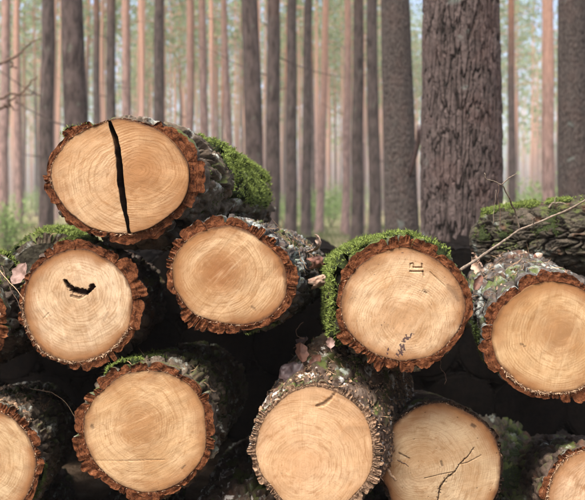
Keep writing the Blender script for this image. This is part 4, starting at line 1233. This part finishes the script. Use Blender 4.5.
# young bushes on the forest floor
def bush(x, Y, w, h, label, seed):
    X = (x - 292.5) * Y / F
    root = thing('bush', label, 'bush', (X, Y, float(ground_z(X, Y))), 'young bushes on the forest floor')
    r_ = np.random.default_rng(seed); mb = MB(); tips = []
    for k in range(9):
        a = r_.uniform(0, 6.28); e = np.array([math.cos(a) * w * .35 * r_.uniform(.3, 1), math.sin(a) * w * .35, h * r_.uniform(.55, .95)])
        tube(mb, smooth_path([(0, 0, 0), e * [.4, .4, .55], e], 6), np.linspace(.012, .004, 6), 4, cap=False); tips.append(e)
    mb.build('stems', TB, root)
    n = 1500; tips = np.array(tips)
    c = tips[r_.integers(0, 9, n)] * r_.uniform(.35, 1.1, (n, 1)) + r_.normal(0, 1, (n, 3)) * [w * .13, w * .13, h * .10]
    c[:, 2] = np.abs(c[:, 2])
    d = r_.normal(0, 1, (n, 3)); d /= np.linalg.norm(d, axis=1)[:, None]; w_ = np.cross(d, r_.normal(0, 1, (n, 3))); w_ /= np.linalg.norm(w_, axis=1)[:, None]
    s_ = r_.uniform(.02, .05, n)[:, None] * (h / 1.2)
    mb = MB(); mb.add(np.stack([c - d * s_, c + w_ * s_ * .5, c + d * s_, c - w_ * s_ * .5], 1).reshape(-1, 3), (np.arange(n)[:, None] * 4 + np.arange(4)[None, :]).tolist(), 0)
    tag(mb.build('foliage', SHRUB, root, smooth=False), kind='stuff')
bush(312, 26, 2.4, 1.3, 'green bush seen in the gap above the moss of the stamped log', 1)
bush(285, 32, 3.0, 1.5, 'green bush between the slim trunks behind the curled bark', 2)
bush(331, 34, 3.2, 1.7, 'green bush low between the orange and brown trunks', 3)
bush(8, 15, .8, .9, 'small upright green bush at the left edge above the mossy logs', 4)
bush(532, 30, 3.4, 2.0, 'green bush right of the thickest pine trunk', 5)
bush(30, 44, 4.0, 1.8, 'hazy green bush far off near the left edge', 6)
bush(350, 48, 5.0, 2.2, 'hazy green bush far off left of the dark slim trunk', 7)

# bare side branches reaching in from the left edge
for k, (pts, lb) in enumerate([([(-15, 74, 8.0), (8, 63, 8.0), (25, 48, 8.0), (42, 40, 8.0)], 'upper bare branch reaching in from the left edge'),
                               ([(-15, 100, 8.0), (10, 98, 8.0), (30, 84, 8.0), (38, 74, 8.0)], 'middle bare branch reaching in from the left edge'),
                               ([(-15, 112, 8.2), (5, 106, 8.2), (20, 96, 8.2), (35, 92, 8.2)], 'lowest bare branch reaching in from the left edge')]):
    branch_thing('branch', lb, 'branch', [([P(*q) for q in pts], .018, .006), ([P(*pts[1]), P(pts[1][0] + 12, pts[1][1] + 6, pts[1][2])], .008, .004)], M['twig_dark'], 6, .03, 30 + k)

# grass and litter on the floor near the pile
mb = MB(); n = 26000
x = RNG.uniform(-1, 1, n); y = np.sqrt(RNG.uniform(4.5 ** 2, 34 ** 2, n)); X = x * y * .42
z = ground_z(X, y)
keep = vnoise(X * .6, y * .6, 3) > -.15
p = np.stack([X, y, z], 1)[keep]
o = blades(p, np.tile([0, 0, 1.0], (len(p), 1)), .16, 'grass', M['moss_dark'], None, up=.6, width=.05, spread=.35)

# ---------------------------------------------------------------- haze
mb = MB()
x0, x1, y0, y1, z0, z1 = -130, 130, -72, 215, -1.6, 24
v = [(x, y, z) for z in (z0, z1) for y in (y0, y1) for x in (x0, x1)]
mb.add(v, [[0, 2, 3, 1], [4, 5, 7, 6], [0, 1, 5, 4], [2, 6, 7, 3], [0, 4, 6, 2], [1, 3, 7, 5]])
hm = bpy.data.materials.new('haze'); hm.use_nodes = True
t = hm.node_tree; t.nodes.remove(t.nodes['Principled BSDF'])
pv = t.nodes.new('ShaderNodeVolumePrincipled')
pv.inputs['Color'].default_value = (.97, .96, .94, 1)
pv.inputs['Density'].default_value = .0016
t.links.new(pv.outputs[0], t.nodes['Material Output'].inputs['Volume'])
tag(mb.build('haze', hm, smooth=False), kind='stuff')
